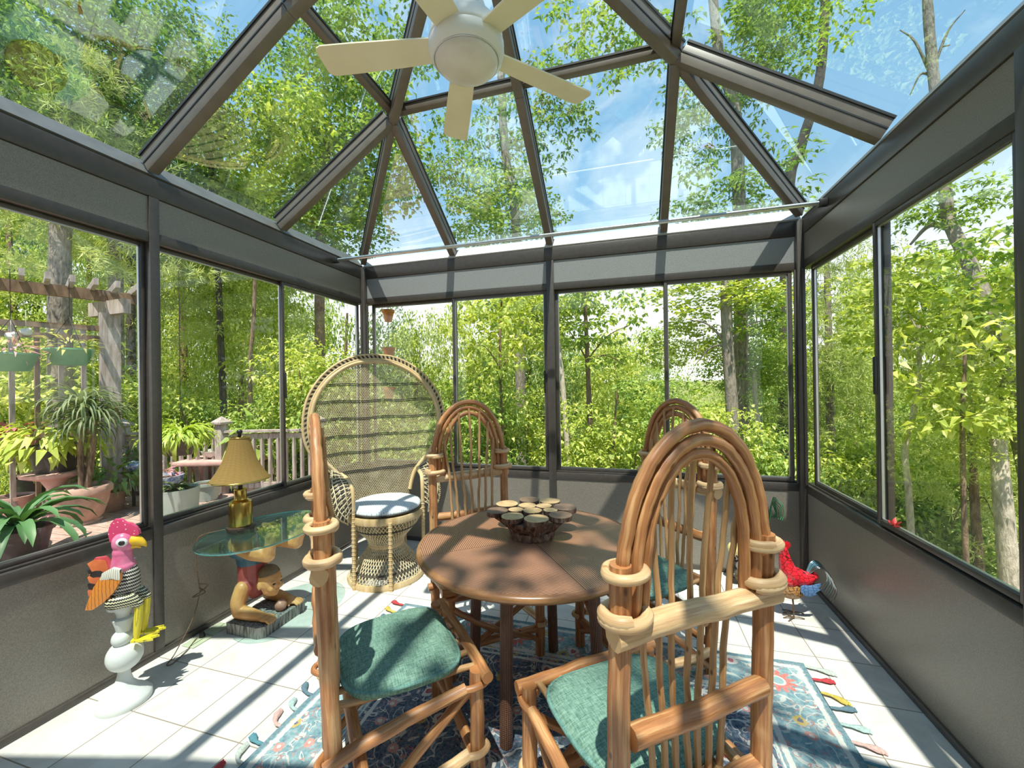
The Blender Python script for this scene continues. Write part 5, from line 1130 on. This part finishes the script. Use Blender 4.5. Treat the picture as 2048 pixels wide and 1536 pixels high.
tree('slim brown trunk with dead twigs left of the thick pale trunk', [ft(1958, 8), F3(1952, 1050, 8), F3(1944, 900, 8), F3(1938, 800, 8)], .06, .03, 'bk_brown', [('pine0', F3(1935, 880, 8.2), (1.0, 1.0, 1.3))], branches=limbs(F3(1950, 1000, 8), [F3(1900, 1060, 8), F3(1990, 1040, 8), F3(1905, 980, 8)], .012), seed=14)
tree('bare dark trunk against the blue sky above the right corner of the roof', [ft(1560, 14), F3(1575, 420, 14), F3(1600, 300, 14), F3(1635, 180, 14), F3(1648, 60, 14), F3(1652, -60, 14)], .15, .10, 'bk_dark', [('oak1', F3(1600, 20, 14.5), (1.6, 1.6, 1.0))], seed=15)
tree('forked oak behind the right hip of the glass roof', [ft(1480, 10), F3(1475, 300, 10), F3(1440, 120, 10), F3(1420, -60, 10)], .14, .09, 'bk_grey', [('oak0', F3(1470, 110, 10.4), (1.6, 1.5, 1.1)), ('oak1', F3(1560, 60, 10), (1.5, 1.4, .9)), ('oak0', F3(1400, 250, 10.6), (1.2, 1.2, 1.0))], seed=16)
tree('tall leafy oak filling the roof glass behind the ceiling fan', [ft(1040, 11.5), F3(1035, 500, 11.5), F3(1010, 300, 11.5), F3(1000, 100, 11.5)], .15, .10, 'bk_grey', [('mid0', F3(1010, 420, 11.8), (1.8, 1.8, 1.3)), ('oak0', F3(1060, 250, 11.2), (1.9, 1.8, 1.4)), ('oak1', F3(1200, 90, 11), (2.0, 1.9, 1.3)), ('oak1', F3(880, 330, 11.5), (1.5, 1.5, 1.2))], seed=17)
tree('bushy tree in the upper left roof glass', [ft(120, 9.5), F3(120, 500, 9.5), F3(130, 200, 9.5)], .16, .10, 'bk_grey', [('fine1', F3(70, 250, 10.5), (1.9, 1.9, 1.8)), ('deep0', F3(260, 80, 11), (1.7, 1.7, 1.5)), ('fine1', F3(400, 180, 11.5), (1.7, 1.7, 1.6)), ('deep0', F3(20, 80, 10.5), (1.7, 1.7, 1.5)), ('pine0', F3(180, 330, 9.5), (1.6, 1.6, 1.8))], seed=18)
tree('bright leafy tree behind the left rafters of the roof', [ft(640, 12), F3(640, 480, 12), F3(660, 250, 12)], .15, .09, 'bk_brown', [('mid0', F3(700, 300, 12), (2.3, 2.2, 1.9)), ('mid1', F3(560, 330, 12.5), (2.2, 2.2, 1.8)), ('deep1', F3(700, 120, 12), (2.2, 2.2, 1.8)), ('mid0', F3(640, 440, 12.4), (2.0, 2.0, 1.2))], seed=19)
tree('broad-leaved sapling close outside the second back window', [ft(1010, 6.0), F3(1006, 900, 6.0), F3(1000, 700, 6.0), F3(1004, 580, 6.0)], .028, .014, 'bk_brown', [('sap0', F3(1000, 660, 6.1), (.75, .65, .62)), ('sap1', F3(960, 800, 6.0), (.5, .5, .4))], name='sapling', branches=limbs(F3(1003, 740, 6.0), [F3(940, 690, 6), F3(1060, 680, 6.1)], .01), seed=41)
tree('broad-leaved sapling close outside the third back window', [ft(1225, 6.2), F3(1228, 900, 6.2), F3(1234, 780, 6.2)], .024, .012, 'bk_brown', [('sap0', F3(1200, 880, 6.2), (.55, .5, .42)), ('sap1', F3(1290, 800, 6.4), (.5, .45, .3))], name='sapling', seed=42)
tree('bright big-leaved sapling close outside the second right-hand window', [ft(1930, 6.4), F3(1925, 900, 6.4), F3(1930, 700, 6.5)], .03, .015, 'bk_brown', [('sap0', F3(1935, 740, 6.8), (.8, .7, .7)), ('sap0', F3(1850, 640, 7.2), (.75, .7, .45)), ('sap1', F3(1990, 560, 6.8), (.65, .6, .5))], name='sapling', seed=43)
# branch of the big oak that overhangs the house and throws dappled shade into the room
sd = V((.055, -.395, 1)); S0 = V((-.45, 1.85, .74))
tree('big oak overhanging the house roof', [(4.6, -7.5, -.6), (4.2, -7.0, 5), (3.4, -5.2, 9)], .34, .2, 'bk_grey', [('sparse', S0+sd*9.0+V((.1, .15, 0)), (1.15, 1.0, .5)), ('sparse', S0+sd*9.6+V((.75, -.35, .3)), (.6, .55, .5)), ('oak1', (3.6, -6.5, 10), (2.2, 2.0, 1.5))], branches=limbs((3.4, -5.2, 9), [tuple(S0+sd*9.0)], .09), seed=20)
# ---- the woods behind
rf = random.Random(21); kinds = ['deep0', 'deep1', 'mid0', 'fine1', 'mid1', 'fine0']
def forest(n, a0, a1, d0, d1, h0, h1, label, group, keys, bark, spread=(2.4, 3.4)):
    for k in range(n):
        az = R(a0+(a1-a0)*(k+.5)/n+rf.uniform(-1.2, 1.2)); d = rf.uniform(d0, d1); x, y = d*math.sin(az), d*math.cos(az); z = gz(x, y); h = rf.uniform(h0, h1)
        s = rf.uniform(*spread); cs = []
        nl = max(2, int(h/3.2))
        for q in range(nl):
            f = (q+.6)/nl; cs.append((rf.choice(keys), (x+rf.uniform(-.8, .8), y+rf.uniform(-.8, .8), z+h*f), (s*(1.1-.45*f), s*(1.1-.45*f), h/nl*.75)))
        tree(label, [(x, y, z), (x+rf.uniform(-.3, .3), y, z+h*.5), (x+rf.uniform(-.5, .5), y, z+h*.95)], .08+h*.009, .05, bark, cs, group=group, seed=rf.randint(0, 999))
forest(5, -68, -48, 17, 22, 8, 12, 'leafy green forest tree beyond the deck, seen through the left windows', 'woods beyond the deck', ['mid0', 'mid1', 'fine1', 'fine0'], 'bk_brown', (1.3, 1.9))
forest(6, -72, -43, 24, 31, 14, 19, 'tall dense forest tree far back on the left, filling the roof glass', 'tall woods far back on the left', ['deep1', 'mid0', 'mid1', 'fine1'], 'bk_grey', (2.2, 3.2))
forest(8, -45, -8, 17, 23, 5.5, 8.5, 'mid-height green tree in the woods behind the back windows', 'woods behind the back windows', ['mid0', 'fine1', 'mid1', 'deep1'], 'bk_brown', (1.6, 2.3))
forest(6, -8, 22, 17, 24, 3.5, 6.2, 'lower sunlit tree on the slope behind the right half of the back wall', 'low woods on the right slope', ['fine0', 'fine1', 'mid1'], 'bk_brown', (2.0, 2.8))
forest(5, -32, 8, 30, 42, 5, 8, 'hazy far tree on the other side of the valley', 'far side of the valley', ['fine1', 'mid0', 'fine0'], 'bk_grey', (3.5, 5))
forest(4, 17, 36, 15, 19, 6.5, 9, 'bright green tree outside the right-hand windows', 'woods outside the right windows', ['mid1', 'fine0', 'mid0'], 'bk_brown', (1.5, 2.1))
# ---- understorey shrubs right under the windows
def shrub(px, py, dist, s, key, label, group=None, cat='shrub'):
    c = far(px, py, dist); x, y = c.x, c.y; t = thing('shrub', label, cat, (x, y, gz(x, y)), 0, group)
    m = MB()
    for k in range(4):
        a = k*1.7; m.tube([V((0, 0, 0)), V((math.cos(a)*s*.2, math.sin(a)*s*.2, (c.z-gz(x, y))*.6)), V((math.cos(a)*s*.5, math.sin(a)*s*.5, c.z-gz(x, y)+s*.3))], [.025, .018, .008], 6)
    m.build('stem', M['bk_brown'], t, 60)
    o = bpy.data.objects.new('foliage', CR[key]); col.objects.link(o); o.parent = t; o.location = (0, 0, c.z-gz(x, y)); o.scale = (s, s, s*.8); o.rotation_euler = (0, 0, px*.37)
G1 = 'bright shrubs under the back windows'
for px, py, d, s, k in ((830, 920, 6.6, .85, 'bush1'), (960, 880, 6.4, .9, 'bush1'), (1050, 850, 6.8, .85, 'bush0'), (1140, 950, 6.0, .65, 'bush0'), (1250, 930, 6.4, .85, 'bush0'), (1340, 880, 8.2, 1.0, 'bush1'), (1420, 890, 7.2, .85, 'bush0'), (1540, 940, 7.4, .9, 'bush1')):
    shrub(px, py, d, s, k, 'bright yellow-green shrub close outside the back windows', G1)
G2 = 'shrubs on the slope outside the right windows'
for px, py, d, s, k in ((1690, 940, 9.5, 1.0, 'bush0'), (1640, 980, 8.6, .8, 'bush0'), (1760, 990, 9.5, 1.0, 'bush1'), (1880, 1040, 10.5, 1.2, 'bush1'), (1960, 1120, 10, 1.1, 'bush1'), (1850, 900, 12.5, 1.6, 'bush1'), (2030, 920, 11, 1.3, 'bush0')):
    shrub(px, py, d, s, k, 'green shrub on the slope outside the right-hand windows', G2)
G3 = 'shrubs behind the deck railing'
for px, py, d, s, k in ((330, 850, 9.8, .9, 'bush0'), (400, 860, 9.6, .7, 'bush1'), (560, 840, 8.6, .8, 'bush1'), (620, 760, 8.4, 1.0, 'bush0'), (680, 820, 8.0, 1.0, 'bush1'), (760, 800, 8.5, 1.1, 'bush1'), (60, 760, 10.5, 1.4, 'bush0'), (170, 820, 10.5, 1.3, 'bush1')):
    shrub(px, py, d, s, k, 'leafy shrub growing behind the deck railing and trellis', G3)
# ================================================================== POTS AND PLANTS ON THE DECK
def dpos(px, py): p = onz(px, py, DZ); return (p.x, p.y, DZ)
def strap(m, base, n, ln, wd, arch, rnd, up=.9, mi=0, segs=6, fold=.25):
    """rosette of arching strap leaves"""
    for k in range(n):
        a = 2*PI*k*.618+rnd.uniform(-.2, .2); el = rnd.uniform(.25, 1.0)*up; l_ = ln*rnd.uniform(.75, 1.1)
        d = V((math.cos(a), math.sin(a), 0)); s = V((-d.y, d.x, 0)); b = len(m.v); P = V(base)
        ang = PI/2*el
        for i in range(segs+1):
            t = i/segs; w = wd*(.35+1.3*t*(1-t)*2 if t < .9 else .25)*(1 if i < segs else .1)
            u = V((0, 0, 1))*math.cos(ang)-d*math.sin(ang)*.0
            nrm = (V((0, 0, math.cos(ang)))-d*math.sin(ang))
            m.v += [tuple(P+s*w*.5+nrm*w*fold), tuple(P), tuple(P-s*w*.5+nrm*w*fold)]
            P = P+(d*math.cos(ang)+V((0, 0, math.sin(ang))))*(l_/segs); ang -= arch/segs*(1+t)
        for i in range(segs):
            q = b+i*3
            for f in ((q, q+1, q+4, q+3), (q+1, q+2, q+5, q+4)): m.f.append(f); m.uv.append([(0, 0)]*4); m.mi.append(mi)
def leafy(m, c, rad, n, ln, wd, rnd, droop=.4, mi=0):
    for k in range(n):
        d = rdir(rnd); d.z = abs(d.z)*.8+.05 if rnd.random() < .75 else d.z*.4; p = V(c)+V((d.x*rad[0], d.y*rad[1], d.z*rad[2]))*rnd.uniform(.45, 1)
        leaf(m, p, d+V((0, 0, -.35)), V((rnd.uniform(-.4, .4), rnd.uniform(-.4, .4), 1)), ln*rnd.uniform(.7, 1.2), wd*rnd.uniform(.8, 1.2), .15, mi, droop)
M['terra'] = pm('terracotta', (.52, .34, .27), (.38, .24, .19), 9, .8, bmp=.1); M['rose'] = pm('rose_stone', (.58, .38, .34), (.46, .28, .25), 7, .8); M['blackpot'] = pm('black_pot', (.03, .028, .03), (.05, .045, .05), 8, .5)
M['soil'] = pm('soil', (.05, .035, .025), (.10, .07, .05), 40, 1); M['sagepot'] = pm('sage_pot', (.34, .42, .38), (.28, .36, .33), 6, .5); M['orange'] = pm('orange_clay', (.72, .28, .07), (.60, .22, .06), 8, .7)
M['greentub'] = pm('green_tub', (.10, .30, .16), (.16, .36, .20), 8, .5); M['blueglaze'] = pm('blue_glaze', (.05, .12, .36), (.5, .55, .6), 26, .25); M['whitepot'] = pm('white_pot', (.62, .62, .60), (.5, .5, .48), 8, .5)
LY = leafmat('leaf_lime', (.38, .50, .06), (.60, .70, .16), .35); LG = leafmat('leaf_glossy_dark', (.03, .10, .04), (.09, .22, .08), .2); LR = leafmat('leaf_red', (.42, .06, .09), (.62, .22, .22), .35); LPk = leafmat('leaf_pink', (.55, .25, .34), (.70, .45, .52), .35); LSp = leafmat('leaf_spiky', (.05, .10, .04), (.20, .27, .12), .3); LF = leafmat('leaf_fern', (.26, .40, .04), (.48, .60, .10), .4)
def pot(name, label, pos, r, h, mat, prof=None, cat='plant pot', group=None):
    t = thing(name, label, cat, pos, 0, group); m = MB()
    prof = prof or [(r*.70, 0), (r*.74, h*.02), (r*.93, h*.84), (r*1.02, h*.85), (r*1.04, h), (r*.92, h), (r*.90, h*.90)]
    m.lathe(prof, 28); m.build('pot', M[mat], t, 40)
    m = MB(); m.lathe([(.0005, h*.905), (r*.9, h*.905)], 20, caps=False); m.build('soil', M['soil'], t, 0); return t
rp = random.Random(5)
for px, py, s, mt_, lb in ((62, 992, .42, LY, 'bushy yellow-green potted shrub at the foot of the trellis, left of the pergola post'), (205, 985, .34, LF, 'low bushy potted shrub at the foot of the pergola post'), (290, 985, .36, leafmat('leaf_shrub', (.06, .14, .04), (.24, .36, .10), .35), 'dark potted shrub half hidden by the left window post')):
    p = dpos(px, py); t = pot('potted_shrub', lb, p, .2, .3, 'blackpot', None, 'potted plant'); m = MB(); leafy(m, (0, 0, .5), (s*1.2, s*1.2, s*1.3), 260, .13, .06, rp, .5); m.build('foliage', mt_, t, 0)
# terracotta urn with a spiky dracaena
p = dpos(163, 1046); t = pot('potted_dracaena', 'spiky long-leaved plant in an embossed terracotta urn on the deck', p, .27, .46, 'terra', [(.17, 0), (.19, .03), (.17, .05), (.20, .09), (.25, .26), (.262, .36), (.285, .37), (.29, .43), (.27, .46), (.25, .46), (.24, .42)], 'potted plant')
for k, (dx, dy, hh) in enumerate(((0, 0, 1.0), (.10, .06, .85), (-.08, .08, .75))):
    m = MB(); m.tube(spline([(dx*.5, dy*.5, .4), (dx, dy, .4+hh*.5), (dx*1.2, dy*1.2, .4+hh)], 5), .03, 8, wob=.2, seed=k); m.build('stem', M['bk_brown'], t, 60)
    m = MB(); strap(m, (dx*1.2, dy*1.2, .4+hh), 90, .60, .020, 1.9, rp, 1.0); m.build('foliage', LSp, t, 60)
# dark bromeliad at the window
p = dpos(38, 1117); t = pot('potted_bromeliad', 'dark glossy strap-leaved plant in a dark pot right outside the left window', p, .24, .30, 'blackpot', None, 'potted plant')
m = MB(); strap(m, (0, 0, .28), 34, .72, .085, 1.5, rp, .85); m.build('foliage', LG, t, 60)
# lime plant in a black pot on a stone pedestal
p = dpos(112, 1042); t = thing('stone_pedestal', 'pinkish stone bird-bath pedestal under the lime green plant', 'pedestal', p); m = MB(); m.lathe([(.22, 0), (.22, .04), (.12, .08), (.085, .2), (.08, .42), (.13, .52), (.30, .58), (.31, .62), (.0, .62)], 24); m.build('column', M['rose'], t, 40)
t = pot('potted_hosta', 'lime green broad-leaved plant in a black pot on the stone pedestal', (p[0], p[1], p[2]+.621), .24, .34, 'blackpot', None, 'potted plant')
m = MB(); leafy(m, (0, 0, .30), (.46, .46, .46), 190, .17, .085, rp, .7); m.build('foliage', LY, t, 0)
# red cordyline
p = dpos(25, 1035); t = pot('potted_cordyline', 'red-leaved plant on a tall stem at the left edge of the deck', p, .2, .28, 'rose', None, 'potted plant')
m = MB(); m.tube(spline([(0, 0, .2), (.03, 0, .6), (0, .02, 1.05)], 5), .02, 6); m.build('stem', M['bk_brown'], t, 60)
m = MB(); strap(m, (0, .02, 1.0), 26, .42, .09, 1.7, rp, .9); m.build('foliage', LR, t, 60)
# trailing dark plant on a stand, sage pots, blue ornament
p = dpos(222, 1020); t = pot('potted_trailing_plant', 'bushy dark green trailing plant beside the terracotta urn', p, .17, .26, 'terra', None, 'potted plant')
m = MB(); leafy(m, (0, 0, .36), (.46, .46, .36), 220, .13, .055, rp, .7); m.build('foliage', leafmat('leaf_trailing', (.10, .22, .06), (.26, .40, .12), .35), t, 0)
p = dpos(350, 1032); t = pot('sage_planter', 'pale sage green planter with a low succulent outside the second left window', p, .26, .36, 'sagepot', [(.22, 0), (.24, .02), (.26, .36), (.24, .36), (.235, .32)], 'potted plant')
m = MB(); strap(m, (0, 0, .32), 26, .22, .05, 1.2, rp, .8); m.build('foliage', LSp, t, 60)
p = dpos(415, 1000); t = pot('small_grey_pot', 'small dark sage pot standing in front of the pink table', p, .17, .26, 'sagepot', None, 'plant pot')
p = dpos(398, 990); t = thing('patio_table', 'pink stone patio table on the deck behind the lamp', 'patio table', (p[0]+.2, p[1]+.3, DZ), R(20)); m = MB(); m.box((0, 0, .50), (1.15, .75, .07), None, .02); m.build('table_top', M['rose'], t, 30)
for s in (-1, 1): m = MB(); m.lathe([(.20, 0), (.15, .06), (.14, .25), (.20, .46)], 16, (s*.33, 0, 0)); m.build('leg', M['rose'], t, 40)
tp = (p[0]+.2, p[1]+.3, DZ+.536)
t = thing('white_bowl', 'low white bowl on the pink patio table', 'bowl', (tp[0]-.12, tp[1]-.05, tp[2])); m = MB(); m.lathe([(.12, 0), (.20, .05), (.23, .12), (.215, .12), (.18, .06), (.0, .03)], 28); m.build('bowl', M['whitepot'], t, 40)
t = pot('flower_tray', 'terracotta tray of seedlings on the pink patio table', (tp[0]+.30, tp[1]+.12, tp[2]), .20, .14, 'terra', None, 'plant pot'); m = MB(); leafy(m, (0, 0, .12), (.2, .2, .14), 40, .07, .04, rp); m.build('foliage', LF, t, 0)
p = dpos(325, 1008); t = pot('blue_white_planter', 'blue and white patterned planter at the edge of the second left window', p, .24, .40, 'blueglaze', None, 'plant pot'); m = MB(); leafy(m, (0, 0, .4), (.24, .24, .2), 50, .1, .05, rp); m.build('foliage', LPk, t, 0)
p = dpos(500, 975); t = pot('wicker_planter', 'woven dark planter with drooping leaves right behind the lamp', p, .28, .42, 'shade', None, 'potted plant')
m = MB(); leafy(m, (0, 0, .5), (.42, .42, .7), 90, .26, .10, rp, .7); m.build('foliage', leafmat('leaf_broad', (.14, .28, .05), (.36, .50, .10), .4), t, 0)
p = dpos(268, 1012); t = thing('glazed_ornament', 'blue glazed garden ornament on a thin stand near the window post', 'garden ornament', p); m = MB(); m.tube([(0, 0, 0), (0, 0, .5)], .02, 8); m.build('stand', M['darkmetal'], t, 60); m = MB(); m.ball((0, 0, .56), .10, .10, .07); m.build('dish', M['blueglaze'], t, 180)
# hanging planters
def hang(px, py, dist, label, mat, leaves, r=.2, top=2.95, fern=False):
    c = far(px, py, dist); t = thing('hanging_planter', label, 'hanging planter', tuple(c), 0); m = MB()
    for k in range(3): m.tube([V((r*math.cos(k*2.1), r*math.sin(k*2.1), .08)), V((0, 0, .5))], .004, 5)
    m.tube([V((0, 0, .5)), V((0, 0, top-c.z))], .004, 5); m.build('hanger', M['darkmetal'], t, 60)
    m = MB(); m.lathe([(r*.66, -.12), (r*.7, -.115), (r, .06), (r*1.05, .07), (r*1.05, .09), (r*.94, .09), (r*.9, .06)], 24); m.build('tub', M[mat], t, 40)
    m = MB()
    if fern: strap(m, (0, 0, .08), 46, .55, .05, 2.6, rp, .9); leafy(m, (0, 0, .06), (.42, .42, .3), 260, .09, .03, rp, .8)
    else: leafy(m, (0, 0, .08), (.28, .28, .22), 70, .13, .03, rp, .3)
    m.build('foliage', leaves, t, 60)
hang(22, 722, 7.6, 'green hanging tub with pink leaves by the trellis', 'greentub', LPk, .22)
hang(140, 712, 7.7, 'empty-looking pale green hanging tub in front of the trellis', 'greentub', leafmat('leaf_sparse', (.35, .30, .10), (.50, .52, .15), .4), .22)
hang(362, 890, 6.6, 'hanging fern in a dark basket seen through the second left window', 'blackpot', LF, .19, 3.0, True)
for px, py, lb in ((22, 672, 'small white shell ornament hanging on the trellis under the pink-leaved tub'), (52, 664, 'second white shell ornament on the trellis, nearer the pergola post')):
    c = far(px, py, 7.9); m = MB(); m.ball((0, 0, 0), .075, .05, .04, Matrix.Rotation(R(20), 3, 'Y')); m.ball((.06, 0, .02), .03, .025, .03); m.tube([(0, 0, .03), (0, 0, .25)], .003, 5)
    tag(m.build('hanging_ornament', M['whitepot'], None, 180, tuple(c)), lb, 'hanging ornament')
# string of clay pots outside the back left corner
ps = thing('clay_pot_string', 'string of orange clay pots hanging outside the back left window corner', 'hanging pots', (-2.46, 3.80, 2.45))
m = MB(); m.tube([(0, 0, .15), (0, 0, -1.1)], .003, 5); m.build('cord', M['black'], ps, 60)
for z in (-.20, -.60, -1.02):
    m = MB(); m.lathe([(.034, -.06), (.036, -.06), (.058, .035), (.066, .036), (.068, .065), (.06, .065), (.05, .0)], 20, (0, 0, z)); m.build('pot', M['orange'], ps, 40)
# ================================================================== SKY, SUN, CAMERA
w = bpy.data.worlds.new('sky'); scene.world = w; w.use_nodes = True; nt = w.node_tree; bg = nt.nodes['Background']
tc = N(nt, 'ShaderNodeTexCoord'); sp = N(nt, 'ShaderNodeSeparateXYZ'); L(nt, tc.outputs['Generated'], sp.inputs[0])
g = ramp(nt, sp.outputs[2], [(.0, (.97, .93, .89)), (.16, (.74, .77, .80)), (.40, (.25, .42, .60)), (.85, (.14, .30, .50))])
cl_ = noise(nt, tc.outputs['Generated'], 3.2, 6, .6, .4)
cm = ramp(nt, cl_, [(.50, 0), (.72, .7)]); L(nt, mixc(nt, cm, g, (.8, .8, .8)), bg.inputs[0]); bg.inputs[1].default_value = SKY = 1.55
sun = bpy.data.lights.new('sun', 'SUN'); sun.energy = 7.6; sun.angle = R(.53); sun.color = (1.0, .885, .76)
so = bpy.data.objects.new('sun', sun); col.objects.link(so); so.rotation_euler = V((.055, -.395, 1)).to_track_quat('Z', 'Y').to_euler()
cam = bpy.data.cameras.new('camera'); co = bpy.data.objects.new('camera', cam); col.objects.link(co)
cam.sensor_fit = 'HORIZONTAL'; cam.sensor_width = 36; cam.lens = FPX/2048*36; cam.clip_start = .05; cam.clip_end = 300
mt = Matrix((AX_R, -AX_D, -AX_F)).transposed().to_4x4(); mt.translation = CAM; co.matrix_world = mt
scene.camera = co
scene.view_settings.view_transform = 'Standard'; scene.view_settings.look = 'None'; scene.view_settings.exposure = .28; scene.view_settings.gamma = 1.04
cy = scene.cycles; cy.max_bounces = 8; cy.diffuse_bounces = 4; cy.glossy_bounces = 3; cy.transmission_bounces = 4; cy.transparent_max_bounces = 24; cy.caustics_reflective = False; cy.caustics_refractive = False; cy.sample_clamp_indirect = 6
cy.use_adaptive_sampling = True; cy.adaptive_threshold = .02; cy.use_denoising = True
